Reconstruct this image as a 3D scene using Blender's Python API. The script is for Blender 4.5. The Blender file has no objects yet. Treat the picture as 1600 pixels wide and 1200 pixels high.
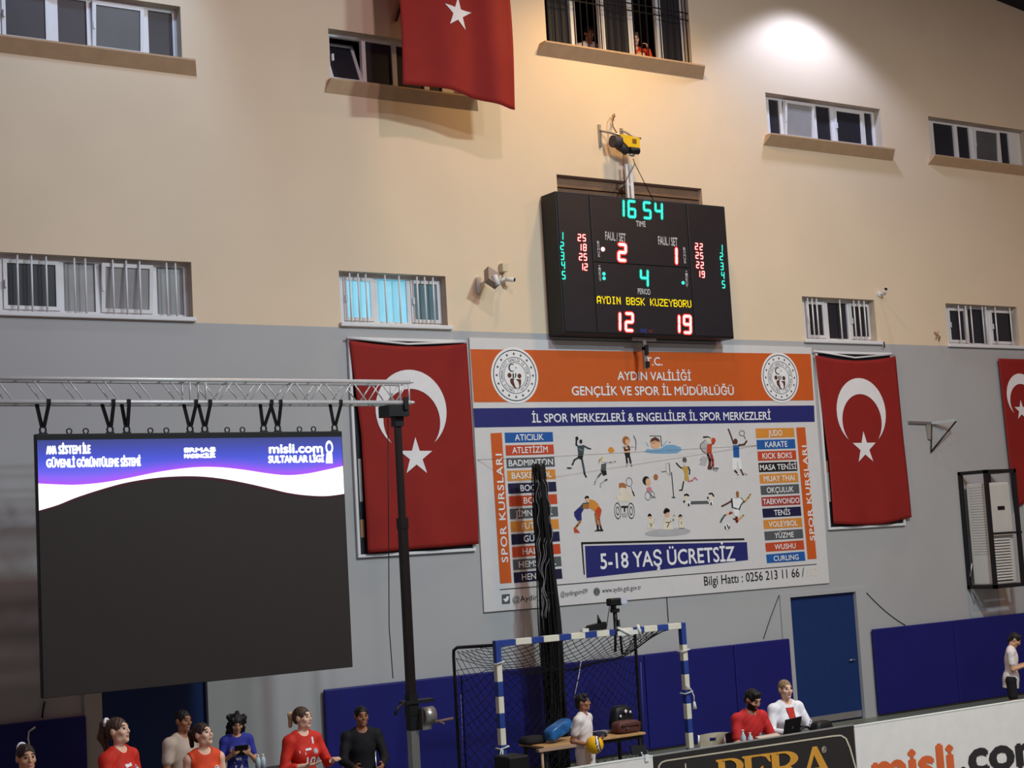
import bpy, bmesh, math, random
import numpy as np
from mathutils import Vector, Matrix

# ------------------------------------------------------------------ camera, light, exposure
SC = bpy.context.scene
COL = SC.collection
random.seed(7)
IMG_W, IMG_H = 1600, 1200
FPX = 2491.46
YAW, PITCH, ROLL = -0.590173, 0.100019, -0.0573547
CAMP = Vector((0.0, -19.8, 3.287))

def _axes():
    cy, sy, cp, sp = math.cos(YAW), math.sin(YAW), math.cos(PITCH), math.sin(PITCH)
    f = Vector((-sy * cp, cy * cp, sp)); r = Vector((cy, sy, 0)); u = r.cross(f)
    cr, sr = math.cos(ROLL), math.sin(ROLL)
    return cr * r + sr * u, -sr * r + cr * u, f
CR, CU, CF = _axes()
cam_d = bpy.data.cameras.new('camera')
cam_d.sensor_width = 36.0
cam_d.lens = FPX * 36.0 / IMG_W
cam_d.clip_end = 300
cam = bpy.data.objects.new('camera', cam_d)
cam.matrix_world = Matrix(((CR.x, CU.x, -CF.x, CAMP.x), (CR.y, CU.y, -CF.y, CAMP.y), (CR.z, CU.z, -CF.z, CAMP.z), (0, 0, 0, 1)))
COL.objects.link(cam)
SC.camera = cam

SC.view_settings.view_transform = 'Standard'
SC.view_settings.look = 'None'
SC.view_settings.exposure = 0.0
SC.view_settings.gamma = 1.0
SC.view_settings.use_curve_mapping = False

w = bpy.data.worlds.new('hall_ambient'); SC.world = w
w.use_nodes = True
w.node_tree.nodes['Background'].inputs[0].default_value = (1.0, 0.62, 0.70, 1)
w.node_tree.nodes['Background'].inputs[1].default_value = 0.17

def lamp(name, kind, loc, power, col, target=None, size=0.3, spot=None, blend=0.3, size_y=None):
    d = bpy.data.lights.new(name, kind); d.energy = power; d.color = col
    if kind == 'AREA':
        d.shape = 'RECTANGLE' if size_y else 'DISK'; d.size = size
        if size_y: d.size_y = size_y
    else:
        d.shadow_soft_size = size
    if kind == 'SPOT':
        d.spot_size = math.radians(spot); d.spot_blend = blend
    o = bpy.data.objects.new(name, d); o.location = loc
    t = Vector(target) if target else Vector(loc) + Vector((0, 0.0001, -1))
    o.rotation_euler = (t - Vector(loc)).to_track_quat('-Z', 'Y').to_euler()
    COL.objects.link(o)
    return o
# high-bay lamps hanging close to the gable wall
lamp('lamp_highbay_cool', 'SPOT', (19.7, -1.15, 12.95), 420, (0.60, 0.70, 1.0), size=0.16, spot=124, blend=0.40)
lamp('lamp_highbay_warm', 'SPOT', (15.3, -2.1, 13.1), 630, (1.0, 0.66, 0.278), size=0.25, spot=138, blend=0.7)
lamp('lamp_highbay_left', 'SPOT', (7.2, -2.4, 13.1), 300, (0.45, 0.70, 1.0), target=(7.0, 0, 10.4), size=0.25, spot=62, blend=0.6)
# lamps over the court
lamp('lamp_court_key', 'SPOT', (10.0, -8.7, 13.7), 700, (1.0, 0.745, 0.786), target=(12.0, 0, 6.0), size=0.18, spot=130, blend=0.8)
for x, y, e, c in [(6, -14, 210, (1.0, 0.94, 0.97)), (15, -13, 1600, (0.79, 0.99, 1.0)), (23, -12, 440, (1.0, 0.48, 0.16)), (12, -20, 1200, (0.75, 0.88, 1.0))]:
    lamp('lamp_court', 'AREA', (x, y, 12.8), e, c, target=(x, y + 1.5, 0), size=1.2)

# ------------------------------------------------------------------ helpers
def ray(px, py):
    return CF + CR * ((px - 800) / FPX) - CU * ((py - 600) / FPX)
def at(px, py, Y=0.0):
    """where the sight line of a photo pixel meets the plane y = Y (the gable wall is y = 0)"""
    d = ray(px, py); t = (Y - CAMP.y) / d.y
    return CAMP + d * t
def atz(px, py, z):
    d = ray(px, py); t = (z - CAMP.z) / d.z
    return CAMP + d * t

def lin(c):
    r = []
    for v in c:
        v = v / 255.0
        r.append(v / 12.92 if v <= 0.04045 else ((v + 0.055) / 1.055) ** 2.4)
    return r
MATS = {}
def mat(name, rgb, rough=0.6, metal=0.0, spec=0.3, var=0.06, scale=6.0, bump=0.0, emit=None, est=1.0):
    if name in MATS: return MATS[name]
    m = bpy.data.materials.new(name); m.use_nodes = True
    nt = m.node_tree; b = nt.nodes['Principled BSDF']
    L = lin(rgb)
    b.inputs['Roughness'].default_value = rough
    b.inputs['Metallic'].default_value = metal
    b.inputs['Specular IOR Level'].default_value = spec
    tc = nt.nodes.new('ShaderNodeTexCoord')
    nz = nt.nodes.new('ShaderNodeTexNoise'); nz.inputs['Scale'].default_value = scale; nz.inputs['Detail'].default_value = 4
    nt.links.new(tc.outputs['Object'], nz.inputs['Vector'])
    rp = nt.nodes.new('ShaderNodeValToRGB')
    rp.color_ramp.elements[0].position = 0.3; rp.color_ramp.elements[1].position = 0.7
    rp.color_ramp.elements[0].color = [max(0, v * (1 - var)) for v in L] + [1]
    rp.color_ramp.elements[1].color = [min(1, v * (1 + var)) for v in L] + [1]
    nt.links.new(nz.outputs['Fac'], rp.inputs['Fac'])
    nt.links.new(rp.outputs['Color'], b.inputs['Base Color'])
    if bump:
        bp = nt.nodes.new('ShaderNodeBump'); bp.inputs['Strength'].default_value = bump; bp.inputs['Distance'].default_value = 0.02
        nt.links.new(nz.outputs['Fac'], bp.inputs['Height']); nt.links.new(bp.outputs['Normal'], b.inputs['Normal'])
    if emit:
        b.inputs['Emission Color'].default_value = lin(emit) + [1]
        b.inputs['Emission Strength'].default_value = est
    MATS[name] = m
    return m

class MB:
    """collects polygons and links them as one mesh object"""
    def __init__(s): s.v = []; s.f = []; s.m = []; s.sm = []
    def add(s, vs, fs, mi=0, smooth=False):
        o = len(s.v); s.v += [tuple(p) for p in vs]
        for f in fs: s.f.append(tuple(o + i for i in f)); s.m.append(mi); s.sm.append(smooth)
        return s
    def box(s, a, b, mi=0):
        x0, y0, z0 = [min(a[i], b[i]) for i in range(3)]; x1, y1, z1 = [max(a[i], b[i]) for i in range(3)]
        vs = [(x0, y0, z0), (x1, y0, z0), (x1, y1, z0), (x0, y1, z0), (x0, y0, z1), (x1, y0, z1), (x1, y1, z1), (x0, y1, z1)]
        return s.add(vs, [(0, 3, 2, 1), (4, 5, 6, 7), (0, 1, 5, 4), (1, 2, 6, 5), (2, 3, 7, 6), (3, 0, 4, 7)], mi)
    def bbox(s, a, b, bev=0.01, mi=0):
        """box with chamfered edges"""
        x0, y0, z0 = [min(a[i], b[i]) for i in range(3)]; x1, y1, z1 = [max(a[i], b[i]) for i in range(3)]
        bm = bmesh.new(); bmesh.ops.create_cube(bm, size=1)
        for v in bm.verts: v.co = Vector(((x0 + x1) / 2 + v.co.x * (x1 - x0), (y0 + y1) / 2 + v.co.y * (y1 - y0), (z0 + z1) / 2 + v.co.z * (z1 - z0)))
        bev = min(bev, (x1 - x0) * .45, (y1 - y0) * .45, (z1 - z0) * .45)
        bmesh.ops.bevel(bm, geom=list(bm.edges), offset=bev, segments=2, affect='EDGES', profile=0.5)
        return s.bm(bm, mi)
    def bm(s, bm, mi=0, smooth=False):
        bm.verts.index_update()
        s.add([v.co for v in bm.verts], [[v.index for v in f.verts] for f in bm.faces], mi, smooth); bm.free(); return s
    def prism(s, poly, d, mi=0):
        """polygon of 3D points extruded by the vector d"""
        n = len(poly); d = Vector(d); a = [Vector(p) for p in poly]; b = [p + d for p in a]
        fs = [tuple(range(n)), tuple(range(2 * n - 1, n - 1, -1))] + [(i, n + i, n + (i + 1) % n, (i + 1) % n) for i in range(n)]
        return s.add(a + b, fs, mi)
    def tube(s, pts, r, n=8, mi=0, caps=True, smooth=True):
        pts = [Vector(p) for p in pts]; rs = r if isinstance(r, (list, tuple)) else [r] * len(pts)
        vs = []; up = Vector((0.013, 0.021, 1)).normalized(); prev = None
        for i, p in enumerate(pts):
            t = (pts[min(i + 1, len(pts) - 1)] - pts[max(i - 1, 0)])
            t = t.normalized() if t.length > 1e-9 else Vector((0, 0, 1))
            if prev is None:
                a = t.cross(up)
                if a.length < 0.05: a = t.cross(Vector((1, 0, 0)))
            else: a = prev - t * prev.dot(t)
            a.normalize(); prev = a; b = t.cross(a)
            for k in range(n):
                q = 2 * math.pi * k / n
                vs.append(p + (a * math.cos(q) + b * math.sin(q)) * rs[i])
        fs = [(i * n + k, i * n + (k + 1) % n, (i + 1) * n + (k + 1) % n, (i + 1) * n + k) for i in range(len(pts) - 1) for k in range(n)]
        s.add(vs, fs, mi, smooth)
        if caps:
            o = len(s.v) - len(vs)
            s.f += [tuple(o + k for k in range(n - 1, -1, -1)), tuple(o + (len(pts) - 1) * n + k for k in range(n))]; s.m += [mi, mi]; s.sm += [False, False]
        return s
    def ball(s, c, r, mi=0, n=14, squash=(1, 1, 1)):
        bm = bmesh.new(); bmesh.ops.create_uvsphere(bm, u_segments=n, v_segments=max(6, n // 2 + 1), radius=1)
        for v in bm.verts: v.co = Vector(c) + Vector((v.co.x * r * squash[0], v.co.y * r * squash[1], v.co.z * r * squash[2]))
        return s.bm(bm, mi, True)
    def flat(s, poly, mi=0):
        return s.add(poly, [tuple(range(len(poly)))], mi)
    def build(s, name, mats, parent=None, loc=None):
        me = bpy.data.meshes.new(name); me.from_pydata([tuple(p) for p in s.v], [], s.f)
        for m in (mats if isinstance(mats, (list, tuple)) else [mats]): me.materials.append(m)
        me.polygons.foreach_set('material_index', s.m); me.polygons.foreach_set('use_smooth', s.sm)
        me.update()
        o = bpy.data.objects.new(name, me); COL.objects.link(o)
        if parent is not None:
            o.parent = parent; o.matrix_parent_inverse = Matrix.Translation(-parent.location) if parent.type == 'EMPTY' else Matrix.Identity(4)
        return o

def tag(o, label=None, cat=None, group=None, kind=None):
    if label: o['label'] = label
    if cat: o['category'] = cat
    if group: o['group'] = group
    if kind: o['kind'] = kind
    return o
def thing(name, label, cat, loc=(0, 0, 0), group=None, kind=None):
    """an Empty at the thing's base; children are built in world coordinates"""
    o = bpy.data.objects.new(name, None); COL.objects.link(o); o.location = loc
    o.empty_display_size = 0.1
    return tag(o, label, cat, group, kind)
def copy_tree(o, parent=None):
    c = o.copy(); COL.objects.link(c)
    if parent is not None: c.parent = parent; c.matrix_parent_inverse = o.matrix_parent_inverse.copy()
    for ch in list(o.children): copy_tree(ch, c)
    return c

# text: outlines of the built-in font as polygons, (u along the line, v upwards, cap height 1)
_TC = {}
def text_poly(s, bold=0.0, space=1.0, grow=0.0):
    key = (s, bold, space, grow)
    if key in _TC: return _TC[key]
    c = bpy.data.curves.new('t', 'FONT'); c.body = s; c.size = 1.0; c.offset = grow; c.space_character = space; c.resolution_u = 3
    o = bpy.data.objects.new('t', c); COL.objects.link(o)
    dg = bpy.context.evaluated_depsgraph_get(); dg.update()
    me = o.evaluated_get(dg).to_mesh()
    vs = [(v.co.x / 0.727, v.co.y / 0.727) for v in me.vertices]; fs = [tuple(p.vertices) for p in me.polygons]
    o.evaluated_get(dg).to_mesh_clear()
    if bold:                                   # heavier strokes: the outline laid over itself with small shifts
        v0, f0, n0, b = vs, fs, len(vs), bold * 1.5; vs, fs = [], []
        for k, (dx, dy) in enumerate(((0, 0), (b, 0), (-b, 0), (0, b), (0, -b))):
            vs = vs + [(x + dx, y + dy) for x, y in v0]; fs = fs + [tuple(i + k * n0 for i in f) for f in f0]
    bpy.data.objects.remove(o); bpy.data.curves.remove(c)
    _TC[key] = (vs, fs)
    return vs, fs
def text_on(mb, s, p0, p1, hpx, Y, mi=0, bold=0.012, up=None, space=1.0):
    """writes s on the plane y = Y, from photo point p0 to p1 along its base line, hpx photo pixels tall"""
    vs, fs = text_poly(s, bold, space)
    if not vs: return
    x0 = min(v[0] for v in vs); x1 = max(v[0] for v in vs)
    A, B = at(*p0, Y), at(*p1, Y)
    e = (B - A)
    if up is None: up = at(p0[0] - 0.05 * hpx, p0[1] - hpx, Y) - A; up = Vector((0, 0, up.z))
    n0 = len(vs) // 5 if bold else len(vs)       # the five layers of heavy lettering lie half a millimetre apart
    out = [A + e * ((v[0] - x0) / (x1 - x0)) + up * v[1] + Vector((0, -.0005 * (i // n0), 0)) for i, v in enumerate(vs)]
    n = Vector((0, -1, 0))
    if fs:
        f = fs[0]; q = (out[f[1]] - out[f[0]]).cross(out[f[2]] - out[f[0]])
        fs = [tuple(reversed(f)) for f in fs] if q.dot(n) < 0 else fs
    mb.add(out, fs, mi)
def rect_px(mb, c, Y, mi=0):
    mb.flat([at(x, y, Y) for x, y in c], mi)
def disc(mb, c, r, Y, mi=0, n=40, r_in=0.0, sx=1.0):
    """disc or ring on the plane y = Y around world (x, z)"""
    P = [(c[0] + sx * r * math.cos(2 * math.pi * k / n), Y, c[1] + r * math.sin(2 * math.pi * k / n)) for k in range(n)]
    if r_in <= 0: mb.flat(P, mi); return
    Q = [(c[0] + sx * r_in * math.cos(2 * math.pi * k / n), Y, c[1] + r_in * math.sin(2 * math.pi * k / n)) for k in range(n)]
    mb.add(P + Q, [(k, (k + 1) % n, n + (k + 1) % n, n + k) for k in range(n)], mi)
def star_pts(cx, cz, R, rot=0.0, k=0.382):
    return [(cx + (R if i % 2 == 0 else R * k) * math.sin(rot + i * math.pi / 5), cz + (R if i % 2 == 0 else R * k) * math.cos(rot + i * math.pi / 5)) for i in range(10)]
def star(mb, cx, cz, R, Y, mi=0, rot=0.0):
    p = star_pts(cx, cz, R, rot)
    yf = Y if callable(Y) else (lambda x, z: Y)
    n = 6
    for i in range(10):
        a, b = p[i], p[(i + 1) % 10]; vs, ix = [], {}
        for j in range(n + 1):
            for k in range(j + 1):
                f, g = (j - k) / n, k / n; x = cx + (a[0] - cx) * f + (b[0] - cx) * g; z = cz + (a[1] - cz) * f + (b[1] - cz) * g
                ix[j, k] = len(vs); vs.append((x, yf(x, z), z))
        fs = [(ix[j, k], ix[j + 1, k + 1], ix[j + 1, k]) for j in range(n) for k in range(j + 1)] + [(ix[j, k], ix[j, k + 1], ix[j + 1, k + 1]) for j in range(1, n) for k in range(j)]
        mb.add(vs, fs, mi)

# ------------------------------------------------------------------ materials
M_peach = mat('peach_paint', (228, 206, 180), 0.75, var=0.03, scale=0.8)
M_grey = mat('grey_paint', (176, 175, 178), 0.6, var=0.03, scale=0.8)
M_pvc = mat('white_plastic', (225, 224, 228), 0.35, var=0.02)
M_sill = mat('plaster_sill', (190, 158, 128), 0.7, var=0.06)
M_soffit = mat('plaster_reveal', (200, 182, 165), 0.75, var=0.04)
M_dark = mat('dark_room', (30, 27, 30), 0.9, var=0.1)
M_glass = mat('dark_glass', (44, 44, 52), 0.4, spec=0.3, var=0.1, scale=2)
M_frost = mat('frosted_glass', (150, 148, 150), 0.35, spec=0.4, var=0.08, scale=3)
M_greyglass = mat('grey_glass', (92, 92, 96), 0.4, spec=0.3, var=0.1, scale=2)
M_black = mat('black_plastic', (22, 21, 23), 0.5, var=0.1)
M_blackm = mat('black_metal', (30, 27, 28), 0.45, var=0.1)
M_steel = mat('galvanised_steel', (168, 166, 165), 0.35, metal=0.75, var=0.08)
M_alu = mat('aluminium', (205, 203, 205), 0.28, metal=0.85, var=0.05)
M_white = mat('white_paint', (226, 222, 216), 0.5, var=0.03)
M_red = mat('red_flag_cloth', (142, 32, 28), 0.8, var=0.05, scale=3)
M_flagwhite = mat('white_flag_cloth', (232, 228, 232), 0.8, var=0.03)
M_navy = mat('navy_vinyl', (24, 26, 106), 0.55, var=0.08, scale=1.2)
M_rope = mat('white_cord', (220, 218, 214), 0.8)
M_wood = mat('table_wood', (190, 146, 96), 0.5, var=0.12, scale=9)
M_net = mat('black_net', (20, 18, 20), 0.8)
M_strap = mat('black_strap', (28, 24, 27), 0.8)
M_grey_pl = mat('grey_plastic', (150, 142, 136), 0.5)
M_beige_pl = mat('beige_plastic', (212, 196, 170), 0.5)

# ------------------------------------------------------------------ the setting
def structure(o): o['kind'] = 'structure'; return o
ZP = 6.46                                    # height of the paint line
X0, X1, ZTOP, TH = -4.0, 33.0, 15.6, 0.28    # gable wall extents, top, wall thickness
OPEN = {  # openings in the gable wall: x0, x1, z0, z1
    'A': (4.3, 8.20, 10.04, 10.80), 'B': (10.44, 12.80, 10.04, 10.80), 'big': (14.29, 17.26, 11.06, 13.40),
    'C': (18.87, 21.68, 10.04, 10.80), 'D': (22.96, 25.75, 10.04, 10.80),
    'E': (4.3, 8.22, 6.53, 7.28), 'F': (10.43, 12.19, 6.53, 7.27), 'G': (19.37, 21.13, 6.50, 7.25), 'H': (23.0, 25.0, 6.50, 7.26),
    'niche': (14.32, 17.27, 6.7, 8.98), 'door1': (18.55, 20.09, 0.0, 2.15), 'door2': (6.80, 8.22, 0.0, 2.13)}
def wall_cells(mb, x0, x1, z0, z1, mi):
    xs = sorted({x0, x1} | {v for o in OPEN.values() for v in o[:2] if x0 < v < x1})
    zs = sorted({z0, z1} | {v for o in OPEN.values() for v in o[2:] if z0 < v < z1})
    for i in range(len(xs) - 1):
        for j in range(len(zs) - 1):
            cx, cz = (xs[i] + xs[i + 1]) / 2, (zs[j] + zs[j + 1]) / 2
            if any(o[0] < cx < o[1] and o[2] < cz < o[3] for o in OPEN.values()): continue
            mb.flat([(xs[i], 0, zs[j]), (xs[i + 1], 0, zs[j]), (xs[i + 1], 0, zs[j + 1]), (xs[i], 0, zs[j + 1])], mi)
            mb.flat([(xs[i], TH, zs[j]), (xs[i], TH, zs[j + 1]), (xs[i + 1], TH, zs[j + 1]), (xs[i + 1], TH, zs[j])], mi)
wb = MB()
wall_cells(wb, X0, X1, ZP, ZTOP, 0); wall_cells(wb, X0, X1, 0.0, ZP, 1)
for k, (a, b, c, d) in OPEN.items():         # reveals of the openings
    mi = 1 if d < ZP else 2
    wb.flat([(a, 0, c), (a, 0, d), (a, TH, d), (a, TH, c)], mi)
    wb.flat([(b, 0, c), (b, TH, c), (b, TH, d), (b, 0, d)], mi)
    wb.flat([(a, 0, d), (b, 0, d), (b, TH, d), (a, TH, d)], mi)
    if c > 0: wb.flat([(a, 0, c), (a, TH, c), (b, TH, c), (b, 0, c)], mi)
structure(wb.build('wall_back', [M_peach, M_grey, M_soffit]))

M_floor = mat('sports_floor', (112, 118, 104), 0.35, var=0.06, scale=1.5)
fb = MB(); fb.box((X0, -34, -0.2), (X1, 3.2, 0.0)); structure(fb.build('floor', M_floor))
M_roof = mat('dark_roof_sheet', (20, 20, 34), 0.7)
cb = MB()
ra, rb = at(1555, 0), at(1600, 18)
sl = (rb.z - ra.z) / (rb.x - ra.x); xm = 15.76
zr = lambda x: ra.z + sl * ((x if x > xm else 2 * xm - x) - ra.x)
for xa, xb in ((X0, xm), (xm, X1)):
    cb.prism([(xa, -34, zr(xa)), (xb, -34, zr(xb)), (xb, -34, zr(xb) + .25), (xa, -34, zr(xa) + .25)], (0, 33.99, 0))
structure(cb.build('ceiling', M_roof))

def window(name, key, lights, sill=None, bars=(), depth=0.16, bar_mat=None, bar_y=0.05, dark=True, rail=None):
    """lights: list of (x0, x1, glass material, sash, tilt) across the opening"""
    a, b, c, d = OPEN[key]
    r = thing(name, None, None, (a, depth, c), kind='structure')
    fr = MB(); fw = 0.055; y0, y1 = depth, depth + 0.07
    fr.box((a, y0, c), (b, y1, c + fw)); fr.box((a, y0, d - fw), (b, y1, d)); fr.box((a, y0, c + fw), (a + fw, y1, d - fw)); fr.box((b - fw, y0, c + fw), (b, y1, d - fw))
    for (l0, l1), (m0, m1) in zip([x[:2] for x in lights[:-1]], [x[:2] for x in lights[1:]]):
        fr.box((l1, y0, c + fw), (m0, y1, d - fw))
    if lights and key != 'big':
        if lights[0][0] > a + fw: fr.box((a + fw, y0, c + fw), (lights[0][0], y1, d - fw))
        if lights[-1][1] < b - fw: fr.box((lights[-1][1], y0, c + fw), (b - fw, y1, d - fw))
    fr.build('window_frame', M_pvc, r)
    for l0, l1, gm, sash, tilt in lights:
        p = MB()
        if sash:
            s = MB(); sw = 0.05; t = tilt * (d - c - 2 * fw)
            def Q(x, z): return (x, y0 - 0.02 + tilt * (z - c - fw), z)
            zz0, zz1 = c + fw, d - fw
            for (u0, u1, v0, v1) in ((l0, l1, zz0, zz0 + sw), (l0, l1, zz1 - sw, zz1), (l0, l0 + sw, zz0 + sw, zz1 - sw), (l1 - sw, l1, zz0 + sw, zz1 - sw)):
                s.prism([Q(u0, v0), Q(u1, v0), Q(u1, v1), Q(u0, v1)], (0, 0.06, 0))
            so = s.build('sash', M_pvc, r)
            p.prism([Q(l0 + sw, zz0 + sw), Q(l1 - sw, zz0 + sw), Q(l1 - sw, zz1 - sw), Q(l0 + sw, zz1 - sw)], (0, 0.02, 0))
            p.v = [(x, y + 0.02, z) for x, y, z in p.v]
            p.build('pane', gm, so)
            h = MB(); h.box((l0 + 0.01, y0 - 0.06, (c + d) / 2 - 0.05), (l0 + 0.035, y0 - 0.02, (c + d) / 2 + 0.05)); h.build('handle', M_pvc, so)
        else:
            p.box((l0, y0 + 0.03, c + fw), (l1, y0 + 0.045, d - fw)); p.build('pane', gm, r)
    if sill:
        x0, x1, pro, th = sill
        s = MB()
        if d > 8:                              # plaster sill that tapers back to the wall
            pr = [(-pro, c), (-pro, c - .025), (-.003, c - th - .07), (-.003, c)]; ex = (0, 0, .07, .0)
            vs = [(x0 - e, y, z) for (y, z), e in zip(pr, ex)] + [(x1 + e, y, z) for (y, z), e in zip(pr, ex)]
            s.add(vs, [(0, 1, 2, 3), (7, 6, 5, 4), (0, 4, 5, 1), (1, 5, 6, 2), (2, 6, 7, 3), (3, 7, 4, 0)])
        else: s.bbox((x0, -pro, c - th), (x1, -.003, c), 0.012)
        s.build('window_sill', M_sill if d > 8 else M_pvc, r)
    for x in bars:
        s = MB(); s.tube([(x, bar_y, c), (x, bar_y, d)], 0.0135 if d < 8 else 0.011, 8); s.build('security_bar', bar_mat or M_pvc, r)
    if rail:
        for z in rail:
            s = MB(); s.box((a + .01, bar_y - .012, z - .009), (b - .01, bar_y + .004, z + .009)); s.build('bar_rail', bar_mat, r)
    return r
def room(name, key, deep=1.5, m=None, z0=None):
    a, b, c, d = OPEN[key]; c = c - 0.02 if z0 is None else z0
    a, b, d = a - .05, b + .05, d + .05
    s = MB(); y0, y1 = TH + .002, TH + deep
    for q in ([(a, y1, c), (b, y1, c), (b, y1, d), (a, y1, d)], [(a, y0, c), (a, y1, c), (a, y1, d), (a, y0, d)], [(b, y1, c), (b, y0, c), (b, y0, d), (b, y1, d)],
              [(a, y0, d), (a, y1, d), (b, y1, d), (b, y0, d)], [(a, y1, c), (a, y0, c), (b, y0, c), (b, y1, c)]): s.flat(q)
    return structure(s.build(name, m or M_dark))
wx = lambda px, py, Y=0.18: at(px, py, Y).x
def px_lights(y, spec): return [(wx(l, y), wx(r, y), m, s, t) for l, r, m, s, t in spec]
G, GG, FR = M_glass, M_greyglass, M_frost
window('window_1', 'A', [(4.40, 5.5, G, 0, 0)] + px_lights(45, [(2, 76, G, 1, 0), (90, 135, G, 0, 0), (142, 222, GG, 1, -.08), (231, 272, G, 0, 0)]), (4.2, 8.33, .15, .12))
window('window_2', 'B', px_lights(100, [(515, 565, G, 1, .45), (571, 612, G, 0, 0), (619, 660, G, 0, 0), (668, 688, G, 0, 0)]), (10.40, 12.86, .10, .13))
window('window_3', 'C', px_lights(195, [(1202, 1218, G, 0, 0), (1223, 1268, FR, 1, -.1), (1275, 1297, G, 0, 0), (1302, 1345, G, 1, -.02), (1350, 1371, G, 0, 0)]), (18.80, 21.83, .15, .12))
M_skyglass = mat('bluish_glass', (110, 140, 152), 0.15, spec=0.5)
window('window_4', 'D', px_lights(225, [(1459, 1490, G, 0, 0), (1496, 1514, G, 0, 0), (1519, 1557, GG, 1, -.06), (1562, 1575, G, 0, 0)]), (22.92, 25.85, .12, .1))
window('window_5', 'E', [(4.40, 5.55, FR, 0, 0)] + px_lights(445, [(4, 92, G, 1, 0), (99, 148, FR, 0, 0), (156, 236, FR, 1, -.1), (244, 290, FR, 0, 0)]), (4.2, 8.25, .06, .06),
       bars=[wx(p, 445, .05) for p in (28, 50, 73, 117, 134, 177, 198, 219, 261, 275)])
glowglass = mat('self_glowing_glass', (150, 205, 225), 0.3, spec=0.4, var=0.25, scale=1.5, emit=(120, 196, 222), est=0.5)  # panes glow by themselves in place of a lit room behind
window('window_6', 'F', px_lights(470, [(536, 582, glowglass, 1, 0), (589, 635, glowglass, 0, 0), (641, 686, M_skyglass, 1, 0)]), (10.40, 12.25, .06, .06),
       bars=[wx(p, 470, .05) for p in (548, 561, 573, 603, 625, 653, 665, 678)])
window('window_7', 'G', px_lights(500, [(1258, 1287, G, 1, 0), (1293, 1323, G, 0, 0), (1326, 1357, G, 1, 0)]), (19.33, 21.22, .06, .06),
       bars=[wx(p, 500, .05) for p in (1264, 1271, 1278, 1314, 1336, 1344, 1352)])
window('window_8', 'H', px_lights(510, [(1480, 1508, G, 1, 0), (1512, 1540, G, 0, 0), (1546, 1583, G, 1, 0)]), (22.95, 25.1, .06, .06),
       bars=[wx(p, 510, .05) for p in (1500, 1511, 1519, 1537, 1542, 1557, 1580)])
bx = [wx(p, 60, .02) for p in np.linspace(858, 1084, 23)]
window('window_9', 'big', [(wx(858, 50), wx(889, 50), M_glass, 0, 0)], (14.15, 17.40, .16, .13), bars=bx, bar_mat=M_blackm, bar_y=0.02, rail=(11.86, 11.98, 13.1))
for k, n in (('A', 1), ('B', 2), ('C', 3), ('D', 4), ('E', 5), ('F', 6), ('G', 7), ('H', 8)):
    room('wall_room_%d' % n, k)
room('wall_room_9', 'big', 3.2, z0=9.98)
M_niche = mat('brown_niche', (128, 100, 80), 0.7, var=0.1)
nm = MB(); nm.flat([(14.33, .10, 6.72), (17.26, .10, 6.72), (17.26, .10, 8.97), (14.33, .10, 8.97)]); nm.box((14.33, .06, 8.80), (17.26, .10, 8.84)); structure(nm.build('wall_niche', M_niche))
# mullions, closed sashes and glass of the tall window
big = [o for o in bpy.data.objects if o.name == 'window_9'][0]
a, b, c, d = OPEN['big']; dp = .16
for p in (896, 941, 985, 1030, 1070):
    x = wx(p, 60); s = MB(); s.box((x - .05, dp, c + .05), (x + .05, dp + .07, d - .05)); s.build('mullion', M_pvc, big)
for l, r in ((944, 982), (1034, 1066)):
    s = MB(); s.box((wx(l, 60) + .02, dp + .03, c + .05), (wx(r, 60) - .02, dp + .045, d - .05)); s.build('pane', M_glass, big)
s = MB(); s.tube([(wx(1046, 60, .5), .5, 10.2), (wx(1046, 60, .5), .5, 13.3)], .05, 10); s.build('pipe', M_grey_pl, big)

# doors with plaster surrounds
M_door = mat('blue_door_paint', (24, 50, 104), 0.5, var=0.05)
def door(name, key, seam):
    a, b, c, d = OPEN[key]
    r = thing(name, None, None, (a, 0, 0), kind='structure')
    s = MB(); s.box((a, .045, .02), (b, .09, d)); leaf = s.build('door_leaf', M_door, r)
    h = MB(); h.tube([(b - .12, .05, 1.0), (b - .12, .0, 1.0), (b - .25, .0, 1.0)], .011); h.build('handle', M_steel, leaf)
    s = MB(); s.box((a + .02, .039, .03), (b - .02, .044, .14)); s.build('kick_plate', M_alu, leaf)
    s = MB()
    s.box((a - .22, -.028, 0), (a + .006, .040, d + .06)); s.box((b - .006, -.028, 0), (b + .24, .040, d + .06)); s.box((a + .006, -.028, d - .006), (b - .006, .040, d + .06))
    s.build('door_surround', M_grey, r)
    return r
door('door_1', 'door1', 0); door('door_2', 'door2', 0)
room('wall_room_10', 'door1', .3, z0=0); room('wall_room_11', 'door2', .3, z0=0)

# padded mats along the wall
def pads(segs, words):
    for (xa, xb, zt), lab in zip(segs, words):
        s = MB(); s.bbox((xa + .006, -.085, .03), (xb - .006, -.032, zt), .02)
        o = s.build('wall_pad', M_navy); tag(o, lab, 'wall pad', 'padded navy mats along the wall')
pads([(9.86, 12.05, 1.475), (12.05, 13.72, 1.475), (13.72, 15.37, 1.48), (15.37, 17.20, 1.48), (17.20, 18.43, 1.48), (20.36, 22.4, 1.48), (22.4, 24.6, 1.48), (24.6, 26.8, 1.48), (4.6, 6.59, 1.48)],
     ['navy wall pad behind the seated man in black, starting left of the lift mast', 'navy wall pad behind the left goal post', 'navy wall pad behind the boy with the ball, seen through the goal',
      'navy wall pad behind the right goal post', 'navy wall pad ending at the left side of the blue door at right', 'navy wall pad starting just right of the blue door',
      'navy wall pad under the caged air conditioner', 'navy wall pad behind the boy at the right edge', 'navy wall pad under the dark screen, left of the shaded door'])
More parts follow.
